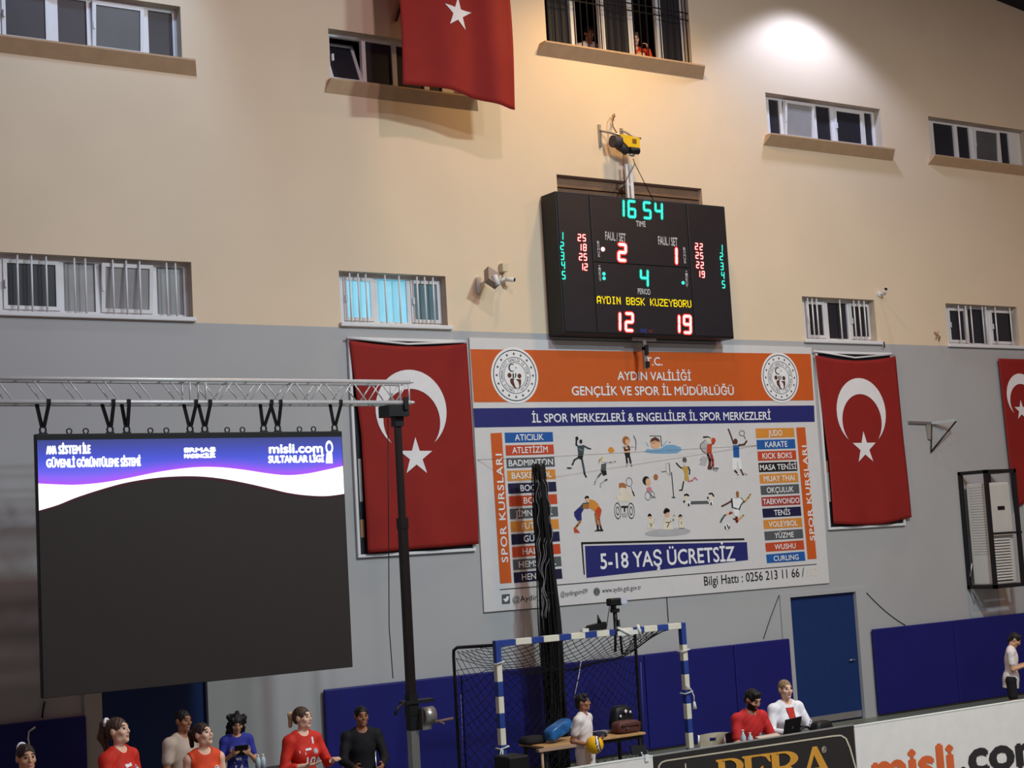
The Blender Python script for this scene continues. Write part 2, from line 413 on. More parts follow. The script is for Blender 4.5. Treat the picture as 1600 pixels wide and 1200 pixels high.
# thin seam strips and cables fixed to the wall
def cable(name, pts, label, r=.006, m=None, cat='cable', group=None):
    s = MB(); s.tube(pts, r, 6); return tag(s.build(name, m or M_black), label, cat, group)
def sag(a, b, d, n=10): return [Vector(a).lerp(Vector(b), i / n) + Vector((0, 0, -d * 4 * (i / n) * (1 - i / n))) for i in range(n + 1)]
cable('cable', [at(1217, 931, -.012), at(1204, 965, -.012), at(1193, 998, -.012)], 'thin dark cable slanting from the left top of the door surround to the pad')
cable('cable', sag(at(1354, 926, -.012), at(1415, 977, -.012), .05), 'thin dark cable slanting down right from the door surround')
cable('cable', [at(1042, 934, -.012), at(1044.5, 972, -.012)], 'short dark cable hanging under the sports banner above the goal')
cable('cord', [at(908, 1032, -.1), at(904.5, 1055, -.1), at(897, 1090, -.1)], 'thin white cord hanging on the navy pad above the boy', .008, M_rope, 'cord')
cable('cord', [at(1001, 1035, -.085), at(1003, 1080, -.085), at(1006, 1135, -.085)], 'faint white cord down the navy pad right of the table', .005, mat('dim_cord', (110, 110, 160), .8), 'cord')
cable('cord', [at(720, 1085, -.085), at(722, 1140, -.085), at(723, 1199, -.085)], 'faint pale cord down the navy pad between mast and goal', .006, mat('dim_cord', (110, 110, 160), .8), 'cord')
cable('cord', [at(55, 1136, -.1), at(45, 1143, -.1), at(44, 1155, -.1), at(47, 1170, -.1)], 'thin pale cord curving on the pad at far left', .012, M_rope, 'cord')
cable('cable', [at(70, 1096, -.02), at(67, 1110, -.02), at(66, 1122, -.02)], 'short dark cable on the wall below the left end of the screen', .012)

# ------------------------------------------------------------------ flags and framed pictures
def crescent(mb, cx, cz, R, yf, mi):
    """open crescent with its horns pointing down: outer disc minus a smaller disc lower down"""
    r2 = R * 0.80; dz = R * 0.27
    zi = (R * R - r2 * r2 + dz * dz) / (2 * dz)            # height of the horns below the centre
    xi = math.sqrt(max(0, R * R - zi * zi))
    a0 = math.atan2(-zi, xi); n = 40
    A0, A1 = a0, math.pi - a0
    b0 = math.atan2(-zi + dz, xi); B0, B1 = b0, math.pi - b0
    P, Q = [], []
    for i in range(n + 1):
        t = i / n; a = A0 + (A1 - A0) * t; b = B0 + (B1 - B0) * t
        x, z = cx + R * math.cos(a), cz + R * math.sin(a); P.append((x, yf(x, z), z))
        x, z = cx + r2 * math.cos(b), cz - dz + r2 * math.sin(b); Q.append((x, yf(x, z), z))
    mb.add(P + Q, [(i, n + 1 + i, n + 2 + i, i + 1) for i in range(n)], mi)
def flag(name, label, x0, x1, ztop, zbot, yf, top=lambda u: 0.0, bot=lambda u: 0.0, side=lambda v: 0.0, emblem=None, group=None, holder=None, sider=None):
    r = thing(name, label, 'flag', ((x0 + x1) / 2, yf((x0 + x1) / 2, ztop), zbot), group)
    nu, nv = 36, 48; mb = MB(); vs = []
    for j in range(nv + 1):
        v = j / nv
        for i in range(nu + 1):
            u = i / nu; zt = ztop + top(u); zb = zbot + bot(u); z = zt + (zb - zt) * v
            xl = x0 + side(v); xr = x1 + (sider(v) if sider else 0); x = xl + (xr - xl) * u
            vs.append((x, yf(x, z), z))
    W = nu + 1; n0 = len(vs)
    vs2 = [(x, y + .008, z) for x, y, z in vs]
    fs = [(j * W + i, (j + 1) * W + i, (j + 1) * W + i + 1, j * W + i + 1) for j in range(nv) for i in range(nu)]
    bs = [tuple(n0 + k for k in reversed(f)) for f in fs]
    rim = list(range(W)) + [j * W + nu for j in range(1, nv + 1)] + [nv * W + i for i in range(nu - 1, -1, -1)] + [j * W for j in range(nv - 1, 0, -1)]
    rs = [(rim[k], rim[(k + 1) % len(rim)], n0 + rim[(k + 1) % len(rim)], n0 + rim[k]) for k in range(len(rim))]
    mb.add(vs + vs2, fs + bs + rs, 0, True); mb.build('cloth', M_red, r)
    if emblem:
        cx, cz, R, sx, sz, sR, rot = emblem
        f2 = lambda x, z: yf(x, z) - 0.006
        if R: m = MB(); crescent(m, cx, cz, R, f2, 0); m.build('crescent', M_flagwhite, r)
        m = MB(); star(m, sx, sz, sR, f2, 0, rot); m.build('star', M_flagwhite, r)
    if holder:
        m = MB(); m.tube(holder, .016, 8); m.build('hanging_rod', M_pvc, r)
    return r
def framed(label, xa, xb, za, zb, marks=()):
    r = thing('picture_frame', label, 'picture', (xa, 0, za)); w_ = .045
    m = MB()
    for q in ((xa, xb, za, za + w_), (xa, xb, zb - w_, zb), (xa, xa + w_, za + w_, zb - w_), (xb - w_, xb, za + w_, zb - w_)): m.bbox((q[0], -.05, q[2]), (q[1], -.003, q[3]), .008)
    m.build('frame', M_pvc, r)
    m = MB(); m.box((xa + w_, -.02, za + w_), (xb - w_, -.003, zb - w_))
    for x, z, a_, b_, mi in marks: m.box((x, -.0225, z), (x + a_, -.0201, z + b_), mi)
    m.build('picture', [mat('dark_print', (34, 34, 42), .5, var=.4, scale=5), mat('pale_print', (176, 172, 170), .6, var=.1), mat('tan_print', (170, 124, 96), .6, var=.1)], r)
    return r
def wall_folds(amp, xc, zb): return lambda x, z: -0.075 - amp * (0.5 + 0.5 * math.sin(7 * (x - xc) + 1.2 * z)) * max(0, min(1, (zb + 1.4 - z) / 1.4))
f1 = at(649, 643); s1 = at(651, 714); c1 = at(643, 641)
framed('white-framed dark picture behind the flag at the mast', 10.50, 12.44, 3.22, 6.32, [(10.58, 4.0, .05, .6, 1), (10.57, 3.5, .06, .25, 2)])
def emb(px_c, R, px_s, sR, rot):
    a_, b_ = at(*px_c, -.08), at(*px_s, -.08); return (a_.x, a_.z, R, b_.x, b_.z, sR, rot)
tl, tr = at(542, 533, -.075), at(729, 533, -.075); bl, br = at(566, 860, -.075), at(747, 856, -.075)
flag('flag', 'large red crescent flag on the wall behind the lift mast, left of the sports banner', tl.x + .04, tr.x, 6.25, 3.30, wall_folds(.05, 11.2, 3.3),
     top=lambda u: -.07 * 4 * u * (1 - u) + .02, bot=lambda u: -.02 + .04 * u, side=lambda v: .12 * min(1, v * 2.2), emblem=emb((643, 641), .585, (650, 714), .285, .02), group=None,
     holder=[(tl.x, -.07, 6.30), ((tl.x + tr.x) / 2, -.07, 6.235), (tr.x, -.07, 6.29)], sider=lambda v: .0 + .02 * math.sin(3 * v))
framed('white-framed dark picture behind the flag right of the sports banner', 19.55, 21.43, 3.22, 6.30, [(19.62, 3.7, .05, .5, 1), (19.61, 4.2, .05, .2, 2)])
tl, tr = at(1272, 548, -.075), at(1397, 550, -.075)
flag('flag', 'large red crescent flag on the wall just right of the sports banner', tl.x + .02, tr.x, 6.22, 3.32, wall_folds(.05, 20.4, 3.3),
     top=lambda u: -.09 * 4 * u * (1 - u) + .02 * u, bot=lambda u: -.05 * math.sin(math.pi * u) + .1 * max(0, u - .6), side=lambda v: .13 * min(1, v * 1.6), emblem=emb((1346, 644), .60, (1351, 700), .295, .0),
     holder=[(tl.x, -.07, 6.29), ((tl.x + tr.x) / 2, -.07, 6.19), (tr.x, -.07, 6.27)], sider=lambda v: .03 + .06 * v)
tl = at(1560, 547, -.09)
framed('white-framed dark picture behind the flag at the right edge', 24.66, 26.6, 3.10, 6.2, [(24.72, 3.16, 1.8, 1.0, 1), (24.95, 3.2, .5, .62, 0)])
flag('flag', 'red crescent flag cut by the right edge, behind the caged air conditioner', tl.x, tl.x + 2.02, 6.24, 3.40, wall_folds(.05, 25.4, 3.4), bot=lambda u: .0 + .75 * u, side=lambda v: .08 * v,
     emblem=emb((1596, 618), .42, (1596, 641), .20, .0))
# the flag hanging free from the roof
def hang_y(x, z): return -1.0 + .05 * math.sin(6.3 * (x - 11.05) ** 1.25 + .35 * (z - 9.7)) * (0.35 + .65 * (x - 11.0) / 2) + .03 * math.sin(2.2 * z)
tl = at(630, 132, -1.0); br = at(806, 163, -1.0); ss = at(717, 20, -1.05)
flag('hanging_flag', 'long red flag hanging free from the roof left of the tall window', 11.06, 12.97, 13.05, 9.72, hang_y, top=lambda u: .0, bot=lambda u: .05 - .10 * u + .05 * math.sin(5 * u), side=lambda v: .0,
     emblem=(12.0, 12.15, .56, ss.x, ss.z, .255, .10), holder=[(10.95, -1.0, 13.05), (13.08, -1.0, 13.05)])
for x_, side_ in ((11.1, 'left'), (12.9, 'right')):
    m = MB(); m.tube([(x_, -1, 13.05), (x_, -1, zr(x_) + .02)], .008, 6); tag(m.build('support_rope', M_rope), 'pale cord holding the %s corner of the hanging flag to the roof' % side_, 'cord')
m = MB(); m.prism([at(628, 0, -.04), at(632, 0, -.04), at(621, 33, -.04), at(618, 33, -.04)], (0, .03, 0))
tag(m.build('wall_bracket', mat('rusty_steel', (96, 52, 46), .7)), 'small rusty bracket on the wall beside the hanging flag', 'bracket')

# ------------------------------------------------------------------ the sports banner
YB = -.03
B_or, B_bl = (206, 92, 34), (38, 42, 112)
BM = {'w': mat('banner_white', (216, 212, 214), .55, var=.02), 'o': mat('banner_orange', B_or, .55, var=.03), 'n': mat('banner_navy', B_bl, .55, var=.04), 'l': mat('print_white', (238, 236, 240), .6, var=.02),
      'k': mat('print_black', (30, 28, 32), .6), 'g': mat('print_grey', (86, 88, 92), .6), 'a': mat('print_amber', (218, 142, 58), .6), 'r': mat('print_red', (198, 74, 40), .6), 'b': mat('print_blue', (32, 90, 166), .6),
      'd': mat('print_dark_blue', (28, 28, 66), .6), 's': mat('print_skin', (226, 176, 140), .6), 't': mat('print_tan', (168, 108, 62), .6), 'c': mat('print_cream', (226, 214, 196), .6), 'p': mat('print_pink', (206, 130, 140), .6),
      'x': mat('print_brown', (92, 52, 40), .6), 'q': mat('print_water', (120, 166, 206), .6), 'e': mat('print_teal', (58, 74, 80), .6), 'y': mat('print_ochre', (196, 158, 80), .6), 'u': mat('print_pale_grey', (180, 178, 182), .6),
      'z': mat('print_dim_red', (168, 62, 56), .6)}
BK = list(BM); BL = [BM[k] for k in BK]; bi = {k: i for i, k in enumerate(BK)}
banner = thing('sports_banner', 'large white sports course banner with orange header hung below the scoreboard', 'banner', (16.0, YB, 2.33))
m = MB(); m.bbox((12.53, YB, 2.325), (19.48, -.004, 6.36), .006)
m.build('sheet', BM['w'], banner)
Y1, Y2, Y3 = YB - .003, YB - .006, YB - .009
def part(name, fn, mats=BL, label=None):
    mb = MB(); fn(mb); o = mb.build(name, mats, banner)
    if label: o['label'] = label
    return o
def f(mb):
    rect_px(mb, [(735, 545.5), (740.5, 628.5), (1271.5, 625.5), (1266.5, 553)], Y1, bi['o'])
    text_on(mb, 'T.C.', (1009.5, 571), (1035, 571), 13.5, Y2, bi['l'], .016)
    text_on(mb, 'AYDIN VALİLİĞİ', (965, 593.5), (1080, 594.5), 13.5, Y2, bi['l'], .016)
    text_on(mb, 'GENÇLİK VE SPOR İL MÜDÜRLÜĞÜ', (893.5, 617.5), (1147, 617), 14.5, Y2, bi['l'], .016)
part('header_band', f, label='orange header band')
def f(mb):
    rect_px(mb, [(739.5, 638), (741.5, 668), (1273, 659), (1272, 633.5)], Y1, bi['n'])
    text_on(mb, 'İL SPOR MERKEZLERİ & ENGELLİLER İL SPOR MERKEZLERİ', (831.5, 660), (1204.5, 655.5), 14, Y2, bi['l'], .016)
part('title_band', f, label='navy title band')
def emblem(cpx):
    c = at(*cpx, Y2)
    def f(mb):
        R = .425
        disc(mb, (c.x, c.z), R, Y2, bi['l'], 56)
        disc(mb, (c.x, c.z), R * .915, Y3, bi['k'], 56, R * .885)
        disc(mb, (c.x, c.z), R * .655, Y3, bi['k'], 48, R * .637); disc(mb, (c.x, c.z), R * .47, Y3, bi['k'], 48, R * .455)
        for i in range(16): t = i * math.pi / 8; star(mb, c.x + R * .77 * math.sin(t), c.z + R * .77 * math.cos(t), R * .062, Y3, bi['k'])
        txt = 'TÜRKİYE CUMHURİYETİ GENÇLİK VE SPOR BAKANLIĞI •'
        for i, ch in enumerate(txt):
            t = math.radians(-172 + 344 * i / (len(txt) - 1)); vs, fs = text_poly(ch, 0)
            if not vs: continue
            w_ = max(v[0] for v in vs) + min(v[0] for v in vs); h = R * .10
            out = []
            for vx, vz in vs:
                px_, pz_ = (vx - w_ / 2) * h * .8, R * .505 + vz * h
                out.append((c.x + px_ * math.cos(t) + pz_ * math.sin(t), Y3, c.z - px_ * math.sin(t) + pz_ * math.cos(t)))
            mb.add(out, fs, bi['g'])
        def P(l): return [(c.x + x * R, Y3, c.z + z * R) for x, z in l]
        for i in range(14):        # open crescent
            t0, t1 = [math.radians(55 + 250 * (i + k) / 14) for k in (0, 1)]; f0, f1_ = [.02 + .03 * math.sin(math.pi * (i + k) / 14) for k in (0, 1)]
            q = lambda t, rr: (-.10 + rr * math.cos(t), .27 + rr * math.sin(t))
            mb.flat(P([q(t0, .13 + f0 / 2), q(t1, .13 + f1_ / 2), q(t1, .13 - f1_ / 2), q(t0, .13 - f0 / 2)]), bi['k'])
        star(mb, c.x + .06 * R, c.z + .27 * R, R * .04, Y3, bi['k'])
        disc(mb, (c.x - .23 * R, c.z), R * .085, Y3, bi['x'], 18); disc(mb, (c.x + .19 * R, c.z - .02 * R), R * .085, Y3, bi['x'], 18)
        mb.flat(P([(-.10, .07), (-.04, .07), (-.05, -.10), (-.10, -.10)]), bi['k']); mb.flat(P([(.02, .08), (.06, .08), (.05, -.04), (-.03, -.12), (.0, -.04)]), bi['k'])
        mb.flat(P([(-.22, -.16), (-.16, -.10), (-.04, -.12), (-.07, -.22), (-.02, -.38), (.06, -.50), (-.10, -.40), (-.2, -.27)]), bi['x'])
        mb.flat(P([(.03, -.14), (.24, -.13), (.25, -.25), (.19, -.42), (.12, -.54), (.16, -.36), (.13, -.22)]), bi['x'])
    part('emblem', f)
emblem((804.5, 586.5)); emblem((1219, 590))
LEFT = [('ATICILIK', 'b'), ('ATLETİZİM', 'r'), ('BADMINTON', 'g'), ('BASKETBOL', 'a'), ('BOCCE', 'd'), ('BOKS', 'r'), ('JİMNASTİK', 'g'), ('FUTBOL', 'a'), ('GÜREŞ', 'd'), ('HALTER', 'r'), ('HEMSBALL', 'g'), ('HENTBOL', 'd')]
RIGHT = [('JUDO', 'a'), ('KARATE', 'b'), ('KICK BOKS', 'r'), ('MASA TENİSİ', 'k'), ('MUAY THAI', 'a'), ('OKÇULUK', 'g'), ('TAEKWONDO', 'z'), ('TENİS', 'd'), ('VOLEYBOL', 'a'), ('YÜZME', 'g'), ('WUSHU', 'r'), ('CURLING', 'b')]
TW = {'ATICILIK': .60, 'ATLETİZİM': .74, 'BADMINTON': .92, 'BASKETBOL': .83, 'BOCCE': .5, 'BOKS': .4, 'JİMNASTİK': .77, 'FUTBOL': .55, 'GÜREŞ': .5, 'HALTER': .58, 'HEMSBALL': .77, 'HENTBOL': .68,
      'JUDO': .36, 'KARATE': .58, 'KICK BOKS': .77, 'MASA TENİSİ': .95, 'MUAY THAI': .80, 'OKÇULUK': .70, 'TAEKWONDO': .95, 'TENİS': .42, 'VOLEYBOL': .75, 'YÜZME': .5, 'WUSHU': .55, 'CURLING': .65}
def lerp2(a, b, t): return (a[0] + (b[0] - a[0]) * t, a[1] + (b[1] - a[1]) * t)
def tiles(items, first, last):
    for i, (s_, k) in enumerate(items):
        q = [lerp2(first[j], last[j], i / 11) for j in range(4)]   # tl tr br bl in the photo
        W_ = [at(*p, Y1) for p in q]
        def f(mb):
            mb.flat([W_[0], W_[3], W_[2], W_[1]], bi[k])
            t = TW[s_]; c0, c1 = lerp2(q[3], q[2], .5 - t / 2), lerp2(q[3], q[2], .5 + t / 2); hgt = q[3][1] - q[0][1]
            text_on(mb, s_, (c0[0], c0[1] - hgt * .2), (c1[0], c1[1] - hgt * .2), hgt * .62, Y2, bi['l'], .012)
        part('course_label', f)
tiles(LEFT, [(788.5, 676), (863.5, 675), (864.5, 690), (789.5, 692)], [(802.5, 894.5), (877.5, 888.5), (879, 904), (803.5, 911)])
tiles(RIGHT, [(1180.5, 669.5), (1240.5, 668.5), (1241.5, 683), (1181.5, 684.5)], [(1197, 866.5), (1257, 861.5), (1258.5, 876), (1198.5, 880)])
def strip(q, t0, t1, hpx):
    def f(mb):
        rect_px(mb, q, Y1, bi['o'])
        A, B = at(*t0, Y2), at(*t1, Y2); vs, fs = text_poly('SPOR KURSLARI', 0, 1.12, .012); L = max(v[0] for v in vs); h = hpx
        e = B - A
        mb.add([A + e * (v[0] / L) + Vector((-h * v[1], 0, 0)) for v in vs], fs, bi['l'])
    part('side_strip', f)
strip([(766.5, 677), (781.5, 912), (799.5, 910.5), (784, 676)], (794, 879), (784, 709), .115)
strip([(1244, 668), (1262, 874), (1276, 873), (1258, 667.5)], (1273.5, 845), (1260, 696), .115)
def f(mb):
    rect_px(mb, [(914, 853), (916.5, 903), (1169, 875), (1167, 847)], Y1, bi['n'])
    rect_px(mb, [(908, 847), (909, 850.5), (1163, 844), (1163, 841)], Y1, bi['k']); rect_px(mb, [(908, 848), (912, 898), (914, 898), (910.5, 848)], Y1, bi['k'])
    text_on(mb, '5-18 YAŞ ÜCRETSİZ', (938.5, 889), (1149, 876), 25, Y2, bi['l'], .016)
part('slogan_panel', f)
def f(mb):
    rect_px(mb, [(781, 920.6), (781, 922), (1276, 882.2), (1276, 881)], Y1, bi['k'])
    text_on(mb, '@Aydin_GSB', (801, 941), (868, 934.5), 9, Y1, bi['k'], 0); text_on(mb, '@aydingsim09', (876, 932.5), (918, 927), 8, Y1, bi['k'], 0)
    text_on(mb, 'www.aydin.gsb.gov.tr', (941, 926.5), (1002, 921), 8, Y1, bi['k'], 0)
    text_on(mb, 'Bilgi Hattı : 0256 213 11 66 /', (1100.5, 915), (1257, 900.5), 15, Y1, bi['k'], .006)
    text_on(mb, '112', (1262, 900), (1278, 898.5), 13, Y1, bi['c'], .02)
    rect_px(mb, [(784, 929), (784.5, 944), (797, 943), (796.5, 928)], Y1, bi['g'])
    rect_px(mb, [(786, 936), (790, 941), (794, 938), (795.5, 932), (792, 931.5), (790, 935)], Y2, bi['l'])
    rect_px(mb, [(863.5, 922.5), (864.5, 937.5), (870.5, 937), (869.5, 922)], Y1, bi['k']); text_on(mb, 'f', (865.3, 937), (869.3, 936.8), 10, Y2, bi['l'], .02)
    c = at(932.5, 924.5, Y1); disc(mb, (c.x, c.z), .062, Y1, bi['g'], 20)
    for dx in (-.03, 0, .03): disc(mb, (c.x + dx, c.z), .05, Y2, bi['u'], 16, .044, .3)
part('footer_lettering', f)
# printed athletes: strokes and patches in the coordinates of enlarged photo details
def athlete(origin, items, s=8.0):
    ox, oy = origin; T = lambda p: (ox + p[0] / s, oy + p[1] / s)
    def f(mb):
        for k, it in enumerate(items):
            Y = Y1 - .0004 * k; kind, col = it[0], bi[it[1]]
            if kind == 'P': mb.flat([at(*T(p), Y) for p in it[2]], col)
            elif kind == 'O':
                c = at(*T(it[2]), Y); e = at(*T((it[2][0] + it[3], it[2][1])), Y); g = at(*T((it[2][0], it[2][1] - it[4])), Y)
                rx, rz = abs(e.x - c.x), abs(g.z - c.z); disc(mb, (c.x, c.z), rz, Y, col, 20, rz * (it[5] if len(it) > 5 else 0), rx / rz)
            else:
                pts = it[3]; w_ = it[2] / 2
                for p, q in zip(pts[:-1], pts[1:]):
                    d = Vector((q[0] - p[0], q[1] - p[1])); 
                    if d.length < 1e-6: continue
                    n = Vector((-d.y, d.x)).normalized() * w_
                    mb.flat([at(*T(v), Y) for v in ((p[0] + n.x, p[1] + n.y), (q[0] + n.x, q[1] + n.y), (q[0] - n.x, q[1] - n.y), (p[0] - n.x, p[1] - n.y))], col)
                for p in pts:
                    if w_ > 4: mb.flat([at(*T((p[0] + w_ * math.cos(t * math.pi / 5), p[1] + w_ * math.sin(t * math.pi / 5))), Y) for t in range(10)], col)
    part('athlete_print', f)
a2, a3, a4, a5 = (880, 660), (1040, 660), (880, 740), (1040, 740)
athlete(a2, [('S', 'k', 20, [(175, 290), (163, 280), (166, 215)]), ('O', 'k', (172, 200), 20, 24), ('S', 'e', 22, [(190, 440), (140, 470), (115, 530)]), ('S', 'k', 18, [(55, 570), (98, 572)]), ('S', 'e', 24, [(235, 460), (255, 560), (268, 640)]),
             ('S', 'k', 18, [(266, 640), (288, 682)]), ('S', 'e', 20, [(250, 290), (318, 325)]), ('S', 'k', 14, [(318, 325), (345, 330)]), ('P', 'e', [(178, 290), (190, 400), (255, 395), (268, 285)]), ('P', 'k', [(190, 395), (180, 445), (240, 470), (255, 395)]),
             ('O', 'k', (222, 238), 18, 26), ('S', 'u', 5, [(195, 330), (240, 350)])])
athlete(a2, [('O', 'a', (597, 345), 36, 38), ('P', 'a', [(620, 370), (652, 354), (618, 340)]), ('S', 'u', 16, [(520, 505), (590, 500), (655, 488)]), ('P', 'g', [(478, 520), (470, 605), (535, 605), (538, 515)]), ('P', 'k', [(468, 602), (500, 668), (545, 655), (540, 605)]),
             ('S', 'g', 22, [(470, 640), (430, 690)]), ('S', 'u', 18, [(430, 690), (400, 740), (396, 775)]), ('S', 'g', 22, [(545, 715), (525, 725)]), ('S', 'u', 16, [(520, 730), (470, 765), (466, 805)]), ('O', 'c', (500, 465), 26, 34), ('S', 'y', 14, [(490, 440), (455, 470), (450, 500)])])
athlete(a2, [('O', 't', (786, 228), 46, 56), ('O', 's', (803, 245), 26, 36), ('P', 's', [(770, 290), (765, 385), (835, 380), (838, 300)]), ('S', 'x', 22, [(765, 320), (775, 350), (830, 340), (812, 295)]), ('P', 'k', [(765, 380), (785, 440), (835, 440), (836, 378)]),
             ('S', 'k', 22, [(790, 430), (800, 505)]), ('S', 'k', 22, [(828, 430), (845, 505)]), ('S', 'u', 16, [(800, 520), (790, 550)]), ('S', 'u', 16, [(848, 520), (858, 548)]), ('S', 'k', 7, [(880, 165), (905, 215), (912, 270), (905, 350)]), ('S', 'g', 4, [(740, 305), (890, 308)])])
athlete(a2, [('P', 'q', [(1012, 370), (1050, 330), (1090, 335), (1150, 340), (1230, 320), (1290, 280), (1380, 280), (1470, 310), (1480, 350), (1420, 385), (1250, 390), (1100, 385)]), ('S', 'q', 9, [(1250, 290), (1290, 235)]), ('S', 'g', 8, [(1320, 255), (1340, 245)]),
             ('S', 'q', 8, [(1040, 250), (1065, 300)]), ('O', 's', (1152, 265), 62, 66), ('P', 'x', [(1085, 250), (1100, 205), (1150, 180), (1195, 205), (1215, 245), (1150, 225)]), ('S', 'k', 5, [(1105, 250), (1130, 265), (1150, 240), (1190, 240)]), ('S', 'g', 9, [(1085, 168), (1220, 170), (1232, 300)])])
athlete(a2, [('O', 'c', (750, 860), 46, 58), ('P', 't', [(698, 820), (698, 760), (750, 752), (790, 780), (790, 825), (740, 812)]), ('P', 'c', [(660, 920), (690, 990), (830, 990), (870, 930), (850, 820), (790, 905)]), ('O', 'g', (825, 745), 40, 58, .86), ('S', 'k', 6, [(848, 805), (862, 850)]), ('S', 'k', 14, [(866, 860), (890, 915)]),
             ('O', 'k', (682, 1105), 42, 105, .88), ('O', 'k', (682, 1105), 20, 55, .75), ('O', 'k', (850, 1105), 44, 102, .88), ('O', 'k', (850, 1105), 20, 55, .75), ('S', 'k', 24, [(735, 1055), (800, 1055)]), ('S', 'k', 16, [(768, 1055), (768, 1110)]), ('P', 'u', [(740, 1130), (740, 1180), (800, 1180), (800, 1130)])])
athlete(a2, [('O', 'k', (1038, 728), 46, 56), ('O', 's', (1062, 748), 32, 50), ('P', 'p', [(1042, 815), (1045, 865), (1115, 860), (1095, 805)]), ('O', 'g', (1058, 920), 36, 56, .86), ('O', 'g', (1115, 905), 28, 45, .86), ('S', 'k', 8, [(1070, 870), (1120, 930), (1158, 940)]), ('O', 't', (1158, 683), 28, 38)])
athlete(a2, [('S', 'g', 9, [(1325, 505), (1338, 660)]), ('S', 'u', 7, [(1285, 510), (1325, 507)]), ('S', 'u', 6, [(1285, 510), (1290, 630), (1335, 665)]), ('S', 'g', 10, [(1232, 618), (1285, 612)]), ('S', 'k', 10, [(1355, 625), (1382, 935)]), ('S', 'k', 12, [(1362, 938), (1400, 938)])])
athlete(a3, [('S', 'k', 16, [(135, 508), (165, 545), (200, 572)]), ('P', 'y', [(203, 555), (235, 640), (235, 720), (262, 730), (300, 740), (280, 640), (288, 545)]), ('S', 'e', 18, [(285, 560), (302, 600), (298, 645)]), ('S', 'k', 16, [(225, 740), (215, 800), (205, 845), (175, 848)]), ('S', 'p', 18, [(285, 735), (330, 730), (365, 690), (392, 715)]), ('O', 'g', (238, 470), 26, 34), ('S', 'c', 14, [(235, 500), (235, 540)])])
athlete(a3, [('P', 'u', [(470, 240), (430, 300), (470, 380), (515, 360), (515, 250)]), ('S', 'k', 8, [(500, 220), (440, 270), (430, 310), (470, 370), (510, 388)]), ('S', 'k', 8, [(480, 430), (430, 470)]), ('P', 'u', [(460, 420), (420, 530), (500, 540), (530, 440)]), ('S', 'k', 18, [(475, 185), (520, 180), (555, 195)]), ('O', 'c', (535, 220), 26, 30),
             ('O', 'r', (598, 225), 28, 34), ('P', 'r', [(520, 270), (515, 390), (575, 385), (580, 270)]), ('S', 'r', 22, [(560, 280), (600, 260)]), ('S', 'x', 30, [(530, 400), (555, 470), (550, 560)]), ('S', 'z', 30, [(570, 400), (590, 470), (592, 540)]), ('P', 'x', [(530, 540), (525, 585), (575, 590), (590, 550)]), ('S', 'g', 16, [(595, 570), (655, 575)]), ('S', 'u', 22, [(600, 585), (640, 600)])])
athlete(a3, [('S', 'x', 18, [(785, 85), (815, 160), (850, 265)]), ('S', 'x', 22, [(915, 285), (985, 275), (1012, 235)]), ('P', 'b', [(842, 285), (850, 435), (922, 440), (918, 285)]), ('P', 'l', [(835, 445), (832, 590), (885, 590), (900, 480), (920, 590), (955, 580), (940, 445)]), ('S', 'x', 22, [(868, 605), (892, 630)]), ('S', 'x', 18, [(940, 590), (970, 655)]), ('S', 'l', 30, [(905, 650), (910, 690)]),
             ('S', 'u', 18, [(985, 640), (1015, 650)]), ('O', 'x', (875, 238), 26, 36), ('O', 'g', (955, 135), 36, 36, .82), ('S', 'k', 6, [(978, 165), (1000, 210)])])
athlete(a3, [('P', 'g', [(320, 985), (310, 1025), (545, 1018), (525, 980)]), ('O', 'c', (265, 950), 30, 44), ('S', 'k', 22, [(240, 910), (265, 900), (285, 915)]), ('P', 'l', [(255, 990), (265, 1045), (310, 1040), (300, 985)]), ('O', 'k', (232, 990), 12, 16), ('S', 'k', 20, [(285, 1020), (290, 1040)]), ('O', 'c', (572, 945), 30, 44),
             ('S', 'k', 20, [(548, 890), (580, 888), (600, 920)]), ('P', 'l', [(540, 990), (550, 1030), (600, 1025), (590, 975)]), ('O', 'k', (528, 942), 10, 16), ('S', 'k', 18, [(568, 1005), (570, 1025)])])
athlete(a5, [('S', 'x', 22, [(820, 345), (760, 380), (705, 408)]), ('S', 'y', 22, [(985, 355), (1035, 300), (1060, 260)]), ('S', 's', 24, [(815, 480), (745, 520)]), ('S', 'g', 22, [(740, 520), (705, 570), (688, 605)]), ('S', 'z', 22, [(800, 500), (830, 490)]), ('S', 'y', 20, [(900, 590), (975, 520)]), ('S', 'z', 34, [(885, 550), (893, 600)]), ('S', 'k', 16, [(850, 565), (875, 575)]),
             ('P', 'k', [(818, 310), (828, 425), (925, 460), (945, 400), (985, 350), (950, 300)]), ('P', 'l', [(835, 310), (845, 420), (915, 440), (935, 390), (970, 345), (940, 305)]), ('P', 'l', [(835, 440), (865, 530), (915, 535), (918, 450)]), ('S', 't', 34, [(898, 235), (902, 280)]), ('O', 'l', (775, 662), 34, 40), ('S', 'k', 14, [(745, 660), (750, 690)]), ('S', 'k', 14, [(790, 690), (770, 640)]), ('S', 'k', 12, [(800, 660), (802, 680)])])
